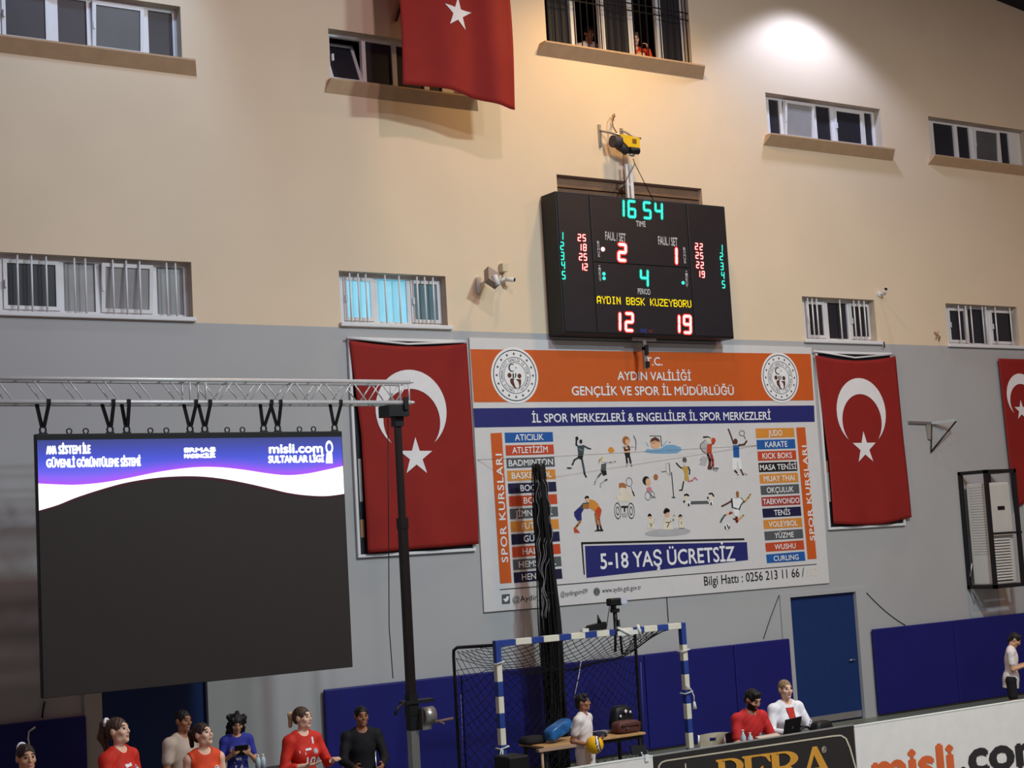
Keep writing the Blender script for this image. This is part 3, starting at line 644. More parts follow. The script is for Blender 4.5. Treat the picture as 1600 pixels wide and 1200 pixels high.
athlete(a4, [('P', 'e', [(250, 365), (190, 430), (220, 450), (325, 385), (320, 360)]), ('P', 'n', [(190, 428), (135, 480), (140, 530), (180, 595), (232, 580), (228, 500), (260, 440)]), ('P', 't', [(250, 380), (245, 440), (320, 440), (330, 375)]), ('S', 't', 28, [(215, 595), (175, 650), (150, 680)]), ('P', 'r', [(130, 675), (140, 740), (212, 740), (170, 690)]),
             ('P', 'a', [(330, 318), (318, 420), (395, 470), (475, 450), (430, 370), (390, 335)]), ('P', 'r', [(395, 470), (420, 580), (455, 575), (480, 470), (475, 440), (440, 410)]), ('S', 't', 28, [(405, 500), (418, 590), (432, 650)]), ('S', 't', 22, [(450, 570), (465, 650)]), ('S', 'k', 24, [(432, 650), (435, 690)]), ('S', 'k', 20, [(468, 660), (480, 695)]), ('P', 'k', [(385, 720), (430, 695), (500, 700), (502, 720)]),
             ('O', 's', (303, 322), 22, 34), ('S', 'k', 26, [(282, 300), (298, 288), (312, 298)])])
athlete(a4, [('O', 'u', (1310, 735), 285, 50), ('P', 'c', [(1065, 560), (1050, 690), (1160, 690), (1130, 610), (1105, 560)]), ('O', 's', (1088, 545), 18, 26), ('S', 'k', 24, [(1068, 525), (1080, 510), (1095, 525)]), ('S', 'c', 14, [(1130, 610), (1148, 570)]), ('S', 'k', 8, [(1078, 630), (1110, 630), (1092, 665)]),
             ('P', 'c', [(1270, 540), (1240, 700), (1380, 700), (1345, 600), (1325, 545)]), ('O', 's', (1300, 510), 28, 42), ('S', 'k', 44, [(1275, 480), (1290, 450), (1312, 465)]), ('S', 'c', 22, [(1340, 600), (1378, 580), (1388, 520)]), ('S', 'k', 10, [(1285, 610), (1328, 608), (1302, 670)]), ('P', 'c', [(1450, 560), (1450, 680), (1530, 680), (1495, 560)]), ('O', 's', (1470, 545), 16, 22),
             ('S', 'k', 20, [(1452, 530), (1465, 518), (1478, 528)]), ('S', 'k', 8, [(1478, 600), (1480, 630)]), ('S', 'g', 6, [(1450, 682), (1515, 682)])])

# ------------------------------------------------------------------ the scoreboard
YS = -.42
sb = thing('scoreboard', 'black electronic scoreboard with red and green digits on the wall above the banner', 'scoreboard', (15.7, YS, 6.42))
sx0, sx1, sz0, sz1 = at(868, 300, YS).x, at(1133, 320, YS).x, 6.405, 8.60
M_case = mat('scoreboard_case', (26, 25, 28), .45, var=.08); M_face = mat('scoreboard_face', (38, 36, 42), .38, var=.06)
m = MB(); m.bbox((sx0, YS + .015, sz0), (sx1, -.02, sz1), .012); m.build('case', M_case, sb)
gx1, gx2 = at(926, 400, YS).x, at(1079, 420, YS).x; gz = at(1000, 414, YS).z
for x0_, x1_, z0_, z1_ in ((sx0 + .03, gx1 - .015, sz0 + .03, sz1 - .03), (gx1 + .015, gx2 - .015, gz + .008, sz1 - .03), (gx1 + .015, gx2 - .015, sz0 + .03, gz - .008), (gx2 + .015, sx1 - .03, sz0 + .03, sz1 - .03)):
    m = MB(); m.bbox((x0_, YS, z0_), (x1_, YS + .02, z1_), .006); m.build('front_panel', M_face, sb)
E_red = mat('led_red_halo', (60, 8, 8), .5, emit=(255, 40, 34), est=1.5); E_redc = mat('led_red_core', (70, 20, 20), .5, emit=(255, 170, 165), est=2.6)
E_grn = mat('led_green_halo', (4, 40, 34), .5, emit=(0, 120, 96), est=.9); E_grnc = mat('led_green_core', (10, 60, 50), .5, emit=(62, 240, 216), est=1.25); E_yel = mat('led_amber', (70, 56, 0), .5, emit=(255, 222, 0), est=1.35)
SEG = {'0': 'abcdef', '1': 'bc', '2': 'abged', '3': 'abgcd', '4': 'fgbc', '5': 'afgcd', '6': 'afgedc', '7': 'abc', '8': 'abcdefg', '9': 'abcdfg'}
def digit(mb, ch, cpx, h, w_, thick, Y=YS - .004):
    c = at(*cpx, Y); sl = .07
    S = {'a': ((-1, 1), (1, 1)), 'b': ((1, 1), (1, 0)), 'c': ((1, 0), (1, -1)), 'd': ((-1, -1), (1, -1)), 'e': ((-1, 0), (-1, -1)), 'f': ((-1, 1), (-1, 0)), 'g': ((-1, 0), (1, 0))}
    for layer, (tk, mi) in enumerate(((thick * 1.75, 0), (thick, 1))):  # the wider layer paints the halo of glow around each segment
        for sgm in SEG[ch]:
            p, q = [Vector((a * w_ / 2 + sl * b * h / 2, b * h / 2)) for a, b in S[sgm]]
            if ch == '1': p.x = sl * p.y * 2 / 2; q.x = sl * q.y
            d = (q - p).normalized(); n = Vector((-d.y, d.x)); p = p + d * thick * .28; q = q - d * thick * .28; r = tk / 2
            y = Y - .003 * layer - .002
            pts = [p + n * r * .5 - d * r * .9, p + n * r, q + n * r, q + n * r * .5 + d * r * .9, q - n * r * .5 + d * r * .9, q - n * r, p - n * r, p - n * r * .5 - d * r * .9]
            mb.flat([(c.x + v.x, y, c.z + v.y) for v in reversed(pts)], mi)
def digits(name, seq, h, w_, th, mats, label=None):
    for ch, p in seq:
        mb = MB(); digit(mb, ch, (800 + p[0] / 4, 260 + p[1] / 4), h, w_, th); o = mb.build(name, mats, sb)
        if label: o['label'] = label + ' ' + ch
R_, G_ = [E_red, E_redc], [E_grn, E_grnc]
digits('clock_digit', [('1', (697, 262)), ('6', (748, 267)), ('5', (844, 275)), ('4', (916, 280))], .25, .13, .040, G_, 'green clock digit')
digits('set_digit', [('2', (688, 538))], .25, .135, .048, R_, 'red set digit'); digits('set_digit', [('1', (1027, 560))], .25, .135, .048, R_, 'red set digit')
digits('period_digit', [('4', (826, 698))], .25, .135, .04, G_, 'green period digit')
digits('score_digit', [('1', (674, 970)), ('2', (732, 973))], .265, .135, .044, R_, 'red score digit'); digits('score_digit', [('1', (1044, 985)), ('9', (1095, 988))], .265, .135, .044, R_, 'red score digit')
digits('set_number_digit', [(str(i + 1), p) for i, p in enumerate([(317, 435), (312, 497), (314, 560), (319, 618), (322, 680)])], .112, .052, .017, G_, 'small green digit')
digits('set_number_digit', [(str(i + 1), p) for i, p in enumerate([(1313, 512), (1308, 563), (1311, 625), (1317, 682), (1321, 738)])], .112, .052, .017, G_, 'small green digit')
digits('set_result_digit', [('2', (420, 445)), ('5', (450, 447)), ('1', (431, 506)), ('8', (454, 507)), ('2', (428, 565)), ('5', (457, 567)), ('1', (441, 627)), ('2', (461, 629))], .098, .05, .014, R_, 'small red digit')
digits('set_result_digit', [('2', (1152, 500)), ('2', (1181, 503)), ('2', (1156, 556)), ('5', (1184, 559)), ('2', (1160, 615)), ('2', (1188, 618)), ('1', (1173, 672)), ('9', (1194, 675))], .098, .05, .014, R_, 'small red digit')
for p, r, mt in (((567, 518), .035, E_redc), ((573, 672), .028, E_grnc), ((574, 700), .028, E_grnc), ((1068, 728), .028, E_grnc)):
    mb = MB(); c = at(800 + p[0] / 4, 260 + p[1] / 4, YS); mb.tube([(c.x, YS + .005, c.z), (c.x, YS - .012, c.z)], r, 14); mb.build('indicator_lamp', mt, sb)
FONT = {'A': '01110 11011 10001 10001 11111 10001 10001', 'Y': '10001 10001 01010 00100 00100 00100 00100', 'D': '11110 10001 10001 10001 10001 10001 11110', 'I': '01110 00100 00100 00100 00100 00100 01110', 'N': '10001 11001 10101 10101 10011 10001 10001',
        'B': '11110 10001 10001 11110 10001 10001 11110', 'S': '01111 10000 10000 01110 00001 00001 11110', 'K': '10001 10010 10100 11000 10100 10010 10001', 'U': '10001 10001 10001 10001 10001 10001 01110', 'Z': '11111 00001 00010 00100 01000 10000 11111',
        'E': '11111 10000 10000 11110 10000 10000 11111', 'O': '01110 10001 10001 10001 10001 10001 01110', 'R': '11110 10001 10001 11110 10100 10010 10001'}
mb = MB(); A, B = at(933, 474.5, YS - .006), at(1080.5, 480.5, YS - .006); st = 'AYDIN BBSK KUZEYBORU'; nc = len(st) * 6 - 1; dx = (B.x - A.x) / nc; dz = .118 / 7; k = 0
for i, ch in enumerate(st):
    for row, bits in enumerate(FONT.get(ch, '').split()):
        for col, b_ in enumerate(bits):
            if b_ == '1':
                x = A.x + (i * 6 + col) * dx; z = A.z + (6 - row) * dz + .005
                mb.flat([(x, YS - .006, z), (x + dx * .98, YS - .006, z), (x + dx * .98, YS - .006, z + dz * .9), (x, YS - .006, z + dz * .9)], 0)
mb.build('team_name_display', E_yel, sb)['label'] = 'amber dot-matrix team name'
M_let = mat('panel_lettering', (196, 194, 200), .6)
for s_, p, q, h_ in (('TIME', (994, 353.5), (1009, 354.5), 9), ('FAUL / SET', (946, 374.5), (978, 378), 13.5), ('FAUL / SET', (1028.7, 382), (1059, 384.5), 13.5), ('PERIOD', (996.7, 459), (1016.5, 460.5), 9)):
    mb = MB(); text_on(mb, s_, p, q, h_, YS - .003, 0, .02); mb.build('lettering', M_let, sb)
def stacked(s_, x, y0, y1, x2):
    mb = MB()
    for i, ch in enumerate(s_):
        t = (i + .5) / len(s_); px_, py_ = x + (x2 - x) * t, y0 + (y1 - y0) * t; hh = (y1 - y0) / len(s_) * .72
        text_on(mb, ch, (px_ - 1.8, py_ + hh / 2), (px_ + 1.8, py_ + hh / 2 + .2), hh * 1.15, YS - .003, 0, .02)
    mb.build('lettering', M_let, sb)
stacked('BONUS', 934.5, 376, 402, 936); stacked('TIMEOUT', 936.5, 414, 440, 938); stacked('BONUS', 1069, 386, 412, 1070.5); stacked('TIMEOUT', 1072.5, 423, 449, 1073.5)
mb = MB(); rect_px(mb, [(1000, 513), (1000, 519), (1011, 520), (1011, 514)], YS - .003, 0); rect_px(mb, [(1013, 515), (1013, 519.5), (1020, 520), (1020, 515.5)], YS - .003, 1); mb.build('maker_plate', [mat('plate_blue', (36, 48, 110), .5), mat('plate_red', (96, 30, 40), .5)], sb)
mb = MB(); xa = at(985.5, 290, -.2).x
mb.box((xa - .075, -.2, 8.55), (xa - .035, -.16, 9.2)); mb.box((xa + .0, -.2, 8.55), (xa + .06, -.16, 9.2)); mb.box((xa - .07, -.18, 8.86), (xa + .05, -.002, 8.9)); mb.build('mounting_post', M_pvc, sb)
mb = MB(); c = at(1004, 533, -.25); mb.box((c.x - .24, -.30, 6.35), (c.x + .24, -.24, 6.40)); mb.box((c.x - .03, -.30, 5.9), (c.x + .03, -.26, 6.35)); mb.box((c.x - .03, -.30, 6.2), (c.x + .03, -.002, 6.25)); mb.build('lower_bracket', M_steel, sb)
mb = MB(); mb.box((c.x - .015, -.33, 6.12), (c.x + .045, -.302, 6.28)); mb.box((c.x - .01, -.33, 5.92), (c.x + .05, -.302, 6.02)); mb.build('clamp', M_blackm, sb)

# the yellow cable hoist above it
h = thing('cable_hoist', 'yellow and black electric cable hoist on the wall above the scoreboard', 'hoist', (at(980, 225).x, -.25, at(980, 225).z))
p = at(980, 224, -.3); X, Z = p.x, p.z
M_yel = mat('hoist_yellow', (226, 184, 30), .45); M_motor = mat('hoist_motor', (70, 62, 66), .5, var=.15)
mb = MB(); mb.prism([(X - .18, -.34, Z + .16), (X + .28, -.34, Z + .13), (X + .28, -.34, Z - .10), (X + .0, -.34, Z - .08), (X - .18, -.34, Z + .06)], (0, .22, 0)); mb.build('housing', M_yel, h)
mb = MB(); mb.box((X + .10, -.344, Z - .0), (X + .20, -.341, Z + .09)); mb.build('warning_plate', mat('plate_brown', (120, 84, 20), .5), h)
mb = MB(); mb.tube([(X - .33, -.26, Z + .02), (X - .15, -.26, Z + .02)], .12, 14); mb.tube([(X - .15, -.22, Z - .02), (X + .05, -.22, Z - .12)], .10, 14); mb.build('motor', M_motor, h)
mb = MB(); mb.tube([(X + .03, -.3, Z - .13), (X + .26, -.3, Z - .13)], .07, 14); mb.build('drum', M_black, h)
mb = MB(); mb.ball((X + .10, -.3, Z - .22), .06, 0, 12, (1.2, .6, .6)); mb.tube([(X + .10, -.3, Z - .2), (X + .10, -.3, Z - .1)], .02); mb.build('hook_block', M_steel, h)
mb = MB(); mb.box((X - .42, -.03, Z - .02), (X - .36, -.002, Z + .42)); mb.box((X + .12, -.03, Z + .0), (X + .18, -.002, Z + .40)); mb.tube([(X - .39, -.02, Z + .3), (X - .18, -.3, Z + .15), (X + .34, -.3, Z + .13)], .02); mb.tube([(X + .15, -.02, Z + .36), (X + .2, -.3, Z + .14)], .02); mb.build('wall_bracket', M_steel, h)
mb = MB(); mb.tube([(X - .12, -.2, Z + .15), (X - .2, -.15, Z + .35), (X - .18, -.1, Z + .52), (X - .08, -.06, Z + .64), (X - .1, -.03, Z + .5)], .014, 6); mb.ball((X - .09, -.05, Z + .6), .035); mb.build('power_cord', mat('tan_cord', (150, 120, 90), .7), h)
mb = MB(); q = at(992, 256, -.3)
mb.tube([(X + .10, -.3, Z - .24), (q.x, -.3, q.z)], .007, 6); mb.tube([q, (at(960, 279, -.2).x, -.2, 8.60)], .007, 6); mb.tube([q, (at(1021, 284, -.2).x, -.2, 8.60)], .007, 6); mb.tube([(at(974, 240, -.25).x, -.25, Z - .1), (at(974.5, 279, -.25).x, -.25, 8.6)], .006, 6); mb.build('cable', M_blackm, h)
for o in h.children:
    if o.name.split('.')[0] != 'cable':
        for v in o.data.vertices: v.co = (Vector((X, -.3, Z)) + (v.co - Vector((X, -.3, Z))) * .82) if o.name.split('.')[0] != 'wall_bracket' else Vector((X + (v.co.x - X) * .82, v.co.y, Z + (v.co.z - Z) * .82))

# ------------------------------------------------------------------ lights, cameras and fittings on the wall
def box_rot(mb, c, half, R, mi=0):
    vs = [Vector(c) + R @ Vector((a * half[0], b * half[1], d * half[2])) for d in (-1, 1) for b in (-1, 1) for a in (-1, 1)]
    mb.add(vs, [(0, 2, 3, 1), (4, 5, 7, 6), (0, 1, 5, 4), (1, 3, 7, 5), (3, 2, 6, 7), (2, 0, 4, 6)], mi)
c = at(768, 434, -.35); r = thing('wall_floodlight', 'grey tilted floodlight on the wall left of the scoreboard', 'floodlight', (c.x, -.02, c.z))
Rm = Matrix.Rotation(math.radians(28), 3, 'Y') @ Matrix.Rotation(math.radians(-35), 3, 'X')
M_fl = mat('floodlight_grey', (150, 132, 120), .5)
mb = MB(); box_rot(mb, c, (.10, .05, .15), Rm); mb.build('housing', M_fl, r)
mb = MB(); mb.tube([Vector(c) + Vector((.0, -.08, .02)), Vector(c) + Vector((.03, -.11, -.13))], [.045, .04], 10); mb.build('lamp_tube', M_pvc, r)
mb = MB(); mb.tube([(c.x, -.005, c.z - .05), (c.x, -.30, c.z - .02)], .022, 8); mb.tube([(c.x - .02, -.004, c.z - .18), (c.x - .02, -.03, c.z + .06)], .04, 8); mb.build('bracket', M_pvc, r)
c = at(787, 418, -.06); mb = MB(); mb.bbox((c.x - .05, -.11, c.z - .07), (c.x + .05, -.003, c.z + .06), .008); mb.tube([(c.x + .01, -.02, c.z - .07), (c.x + .01, -.02, c.z - .3)], .01, 6)
tag(mb.build('junction_box', M_beige_pl), 'small beige junction box with a conduit beside the floodlight', 'junction box')
def cctv(c, d, label):
    r = thing('security_camera', label, 'security camera', (c.x, -.02, c.z)); d = Vector(d).normalized()
    mb = MB(); mb.tube([(c.x, -.003, c.z), (c.x, -.03, c.z)], .05, 12); mb.tube([(c.x, -.03, c.z), (c.x, -.12, c.z - .01)], .018, 8); mb.build('mount', M_pvc, r)
    p = Vector((c.x, -.13, c.z)); e = p + d * .10
    mb = MB(); mb.tube([p - d * .04, p, e], [.024, .034, .034], 12); mb.build('body', M_white, r)
    mb = MB(); mb.tube([e + d * .002, e + d * .012], .029, 12); mb.build('lens', M_black, r)
cctv(at(789, 438, -.05), (.62, -.75, -.14), 'small white security camera below the junction box left of the scoreboard')
cctv(at(1377, 459, -.05), (-.2, -.35, .25), 'small white security camera on the wall right of the barred window')
c = at(1463, 524, 0); mb = MB(); mb.tube([(c.x - .05, -.004, c.z + .06), (c.x - .04, -.05, c.z + .02), (c.x + .04, -.05, c.z - .04), (c.x + .05, -.004, c.z - .10)], .014, 6); mb.tube([(c.x + .05, -.004, c.z + .07), (c.x - .05, -.03, c.z - .08)], .010, 6)
tag(mb.build('wall_hook', mat('rusty_tan', (170, 128, 104), .7)), 'small tan hook left of the rightmost barred window', 'hook')
c = at(1377, 537, 0); mb = MB(); mb.tube([(c.x, -.004, c.z), (c.x + .01, -.06, c.z + .02), (c.x + .01, -.06, c.z - .08)], .012, 6)
tag(mb.build('wall_hook', M_blackm), 'small dark hook at the sill corner above the flag right of the banner', 'hook')
# folded bracket with a diagonal stay
r = thing('wall_bracket', 'dark folding wall bracket with a diagonal stay, left of the air conditioner', 'bracket', (at(1456, 680).x, 0, at(1456, 700).z))
A, B, Cc, D_ = at(1421, 661.5, -.04), at(1456, 663, -.04), at(1455, 706, -.04), at(1494, 658, -.30)
mb = MB(); mb.prism([A, B, B + Vector((0, 0, .045)), A + Vector((0, 0, .045))], (0, .035, 0)); mb.prism([B, D_, D_ + Vector((0, 0, .045)), B + Vector((0, 0, .045))], (.0, .04, 0)); mb.build('arm', M_steel, r)
mb = MB(); mb.prism([B + Vector((-.13, .01, 0)), B + Vector((0, .01, 0)), B + Vector((0, .01, -.28)), B + Vector((-.11, .01, -.27))], (0, .028, 0)); mb.build('wall_plate', M_grey_pl, r)
mb = MB(); mb.tube([Cc, D_], .016, 6); mb.tube([B, Cc], .010, 6); mb.build('stay', M_blackm, r)
# caged air conditioner
YA = -.62
xa, xb, za, zb = 22.96, 23.72, 2.04, 4.10; t = .032
r = thing('air_conditioner_cage', 'dark steel wall cage around the air conditioner at the right edge', 'cage', (xa, -.3, za))
bars = [((xa, YA, za), (xa, YA, zb)), ((xb, YA, za), (xb, YA, zb)), ((xa, -.04, za), (xa, -.04, zb)), ((xb, -.04, za), (xb, -.04, zb)), ((xa, YA, 2.98), (xb + .06, YA, 2.98))]
for z in (za, zb): bars += [((xa, YA, z), (xb, YA, z)), ((xa, YA, z), (xa, -.04, z)), ((xb, YA, z), (xb, -.04, z))]
for k, (p, q) in enumerate(bars):
    u = t if k != 4 else .018
    mb = MB(); mb.box([min(p[i], q[i]) - u for i in range(3)], [max(p[i], q[i]) + u for i in range(3)]); mb.build('bar', M_blackm, r)
M_ac = mat('air_conditioner_white', (206, 202, 198), .45, var=.03)
r = thing('air_conditioner', 'tall white floor-type air conditioner inside the dark wall cage', 'air conditioner', (23.34, -.3, 2.075))
ax0, ax1, ay0 = 23.01, 23.66, -.57
mb = MB(); mb.bbox((ax0, ay0 + .03, 2.075), (ax1, -.10, 3.90), .02); mb.build('body', M_ac, r)
mb = MB(); mb.bbox((ax0 + .03, ay0, 3.0), (ax1 - .03, ay0 + .029, 3.86), .008); mb.build('front_panel', M_ac, r)
mb = MB(); mb.box((ax0 + .25, ay0 - .006, 3.40), (ax0 + .44, ay0 - .001, 3.47)); mb.build('display', M_black, r)
mb = MB(); mb.box((ax0 + .06, ay0 + .018, 2.13), (ax0 + .52, ay0 + .029, 2.90)); mb.build('intake_recess', M_black, r)
mb = MB()
for k in range(15):
    z = 2.145 + k * .051; mb.prism([(ax0 + .06, ay0 - .004, z), (ax0 + .52, ay0 - .004, z), (ax0 + .52, ay0 + .018, z + .028), (ax0 + .06, ay0 + .018, z + .028)], (0, -.004, .008))
mb.build('louvre_grille', M_ac, r)
mb = MB()
for k in range(26):
    z = 2.62 + k * .048; mb.box((ax0 - .004, -.50, z), (ax0 + .002, -.16, z + .012))
mb.build('vent_grille', mat('vent_shade', (176, 170, 166), .5), r)
cable('drain_hose', [at(1519, 880, -.06), at(1515, 900, -.06), at(1518, 925, -.03), at(1523, 942, -.03)], 'white drain hose curling out under the caged air conditioner', .014, M_pvc, 'hose')

# ------------------------------------------------------------------ truss, lift and screen
YT0, YT1 = -2.27, -2.03
zt1, zt0 = 5.418, 5.155
xe = at(640, 612, YT0).x
M_tr = mat('truss_aluminium', (212, 209, 212), .35, metal=.25, var=.06)
tr_ = thing('lighting_truss', 'silver aluminium box truss carrying the big screen', 'truss', (7.0, -2.15, zt0))
for y in (YT0, YT1):
    for z in (zt0, zt1): mb = MB(); mb.tube([(2.9, y, z), (xe, y, z)], .026, 12); mb.tube([(xe, y, z), (xe + .06, y, z)], [.026, .014], 10); mb.build('chord', M_tr, tr_)
seg = at(307, 612, YT0).x
for y in (YT0, YT1):
    mb = MB(); x = 2.95; k = 0
    while x < xe - .3:
        st = .40
        if not (seg - .25 < x < seg + .02):
            mb.tube([(x, y, zt1), (x + st / 2, y, zt0)], .009, 6)
            if x > seg: mb.tube([(x + st / 2, y, zt0), (x + st, y, zt1)], .009, 6)
        x += st
    for x in (seg - .08, seg + .12, xe - .14, xe - .01, 2.95): mb.tube([(x, y, zt0), (x, y, zt1)], .012, 8)
    mb.build('lattice', M_tr, tr_)
mb = MB()
for z in (zt0, zt1):
    for k in range(18): x = 2.97 + k * .42; mb.tube([(x, YT0, z), (x + (.2 if k % 2 else 0), YT1, z)], .008, 6)
for x in (seg - .08, seg + .12): mb.tube([(x, YT0, zt1), (x, YT1, zt1)], .012, 8)
mb.build('cross_bracing', M_tr, tr_)
# the LED screen
YL = -2.20
c0, c1, c2, c3 = at(55, 677.5, YL), at(535, 674, YL), at(551, 1042, YL), at(68, 1092, YL)
lx0, lx1, lz1, lz0 = (c0.x + c3.x) / 2, (c1.x + c2.x) / 2, (c0.z + c1.z) / 2, (c2.z + c3.z) / 2
led = thing('led_screen', 'large hanging LED screen with a bright wave band across its dark face', 'screen', ((lx0 + lx1) / 2, YL, lz0))
M_led = mat('dark_led_face', (50, 42, 40), .55, var=.03)
mb = MB(); mb.bbox((lx0, YL + .004, lz0), (lx1, YL + .09, lz1), .006); mb.build('cabinet', M_black, led)
mb = MB(); mb.box((lx0 + .01, YL - .001, lz0 + .005), (lx1 - .01, YL + .003, lz1 - .07)); mb.build('display_panel', M_led, led)
def band_mat():
    m = bpy.data.materials.new('blue_screen_band'); m.use_nodes = True; nt = m.node_tree; b = nt.nodes['Principled BSDF']
    b.inputs['Base Color'].default_value = (.01, .01, .02, 1)
    at_ = nt.nodes.new('ShaderNodeAttribute'); at_.attribute_name = 'picture'; nt.links.new(at_.outputs['Color'], b.inputs['Emission Color']); b.inputs['Emission Strength'].default_value = 1.0
    return m
E_white = mat('screen_white', (40, 40, 44), .5, emit=(255, 246, 255), est=1.5)
E_mag = mat('screen_magenta', (40, 26, 30), .5, emit=(90, 16, 40), est=.3)
def curve_px(pts):
    """smooth curve through photo points on the screen plane, sampled along x"""
    P = [at(x, y, YL) for x, y in pts]; out = []
    for i in range(len(P) - 1):
        p0, p1, p2, p3 = P[max(i - 1, 0)], P[i], P[i + 1], P[min(i + 2, len(P) - 1)]
        for k in range(8):
            t = k / 8; out.append(.5 * ((2 * p1) + (p2 - p0) * t + (2 * p0 - 5 * p1 + 4 * p2 - p3) * t * t + (3 * p1 - p0 - 3 * p2 + p3) * t ** 3))
    return out + [P[-1]]
up_c = curve_px([(58.5, 755.5), (90, 757), (120, 757.5), (160, 754), (200, 747), (250, 737), (300, 730.5), (340, 730), (380, 734), (420, 740), (450, 742.5), (480, 740), (510, 734), (537, 728)])
lo_c = curve_px([(60, 798), (90, 789), (120, 777), (160, 764), (200, 753.5), (250, 746), (300, 744), (340, 747), (380, 754), (420, 763), (450, 770), (480, 774), (510, 775), (538.5, 771.5)])
mg_c = [p + Vector((0, 0, -.018 - .012 * math.sin(3.1 * k / len(lo_c)))) for k, p in enumerate(lo_c)]
x0i, x1i = lx0 + .012, lx1 - .012
def strip_between(mb, A, B, y):
    n = min(len(A), len(B)); cl = lambda v: min(max(v, x0i), x1i)
    vs = [(cl(p.x), y, p.z) for p in A[:n]] + [(cl(p.x), y, p.z) for p in B[:n]]
    mb.add(vs, [(i, n + i, n + i + 1, i + 1) for i in range(n - 1)], 0)
# what the screen shows in its top band: blue above, violet along the wave
def mix(stops, t):
    for (a, ca), (b, cb_) in zip(stops[:-1], stops[1:]):
        if t <= b: f = (t - a) / (b - a); return [ca[i] + (cb_[i] - ca[i]) * f for i in range(3)]
    return stops[-1][1]
STOP = [(0, (50, 60, 132)), (.22, (58, 68, 176)), (.42, (64, 78, 210)), (.62, (92, 90, 232)), (.82, (124, 104, 244)), (1.3, (150, 110, 250))]
mb = MB(); NR = 18; cl = lambda v: min(max(v, x0i), x1i); W = len(up_c); zt_ = lz1 - .07; pv, pc = [], []
for p in up_c:
    for j in range(NR + 1):
        z = zt_ + (p.z - zt_) * (j / NR); c = mix(STOP, (zt_ - z) / .52); g = max(0, 1 - (z - p.z) / .16) ** 2 * .8
        pv.append((cl(p.x), YL - .003, z)); pc.append([v / 1.0 for v in lin([c[0] + (190 - c[0]) * g, c[1] + (70 - c[1]) * g, c[2] + (250 - c[2]) * g])])
H1 = NR + 1; mb.add(pv, [(i * H1 + j, i * H1 + j + 1, (i + 1) * H1 + j + 1, (i + 1) * H1 + j) for i in range(W - 1) for j in range(NR)])
o = mb.build('picture_band', band_mat(), led); o['label'] = 'glowing blue and violet band'
ca = o.data.color_attributes.new('picture', 'FLOAT_COLOR', 'POINT')
for i, c in enumerate(pc): ca.data[i].color = (*c, 1)
mb = MB(); strip_between(mb, lo_c, mg_c, YL - .003); mb.build('picture_fringe', E_mag, led)
mb = MB(); strip_between(mb, up_c, lo_c, YL - .004); mb.build('picture_wave', E_white, led)['label'] = 'glowing white wave'
mb = MB(); E_txt = mat('screen_text', (40, 40, 44), .5, emit=(240, 248, 255), est=1.6)
for s_, p, q, h_ in (('ANA', (73, 709.5), (88, 709), 13), ('SİSTEM', (92, 709), (126, 708.5), 13), ('İLE', (129.5, 708.5), (141, 708), 13), ('GÜVENLİ', (73, 730), (117, 729.5), 13), ('GÖRÜNTÜLEME', (120.5, 729.5), (185.5, 728.5), 13), ('SİSTEMİ', (189, 728.5), (219.5, 727.5), 13),
                     ('ERMAŞ', (288.5, 706.5), (336.5, 705.5), 6.5), ('MADENCİLİK', (288.5, 715.5), (336.5, 714.5), 6), ('misli.com', (421, 708), (504, 706.5), 14.5), ('SULTANLAR LİGİ', (420, 723), (506, 721.5), 11)):
    mb = MB()
    for dx_, dy_ in ((0, 0), (-.9, 0), (.9, 0), (0, -.9), (0, .9), (-.6, .6), (.6, -.6)): text_on(mb, s_, (p[0] + dx_, p[1] + dy_), (q[0] + dx_, q[1] + dy_), h_, YL - .005, 0, 0)  # shifted copies swell the letters, drawing their bloom into the shape
    mb.build('picture_lettering', E_txt, led)
mb = MB()
c = at(514.5, 699, YL - .005); disc(mb, (c.x, c.z), .085, YL - .005, 0, 20, .05, .62); mb.flat([at(510, 708, YL - .005), at(509, 724, YL - .005), at(520, 724, YL - .005), at(519, 708, YL - .005)])
mb.build('picture_logo', E_txt, led)
for px_ in (108, 134, 235, 260, 355, 379, 468, 490):
    q = at(px_, 674, YL + .04); mb = MB(); mb.tube([(q.x + .03 * math.cos(t), YL + .04, lz1 + .03 + .03 * math.sin(t)) for t in np.linspace(-1.2, math.pi + 1.2, 12)], .008, 6); mb.build('lifting_ring', M_blackm, led)
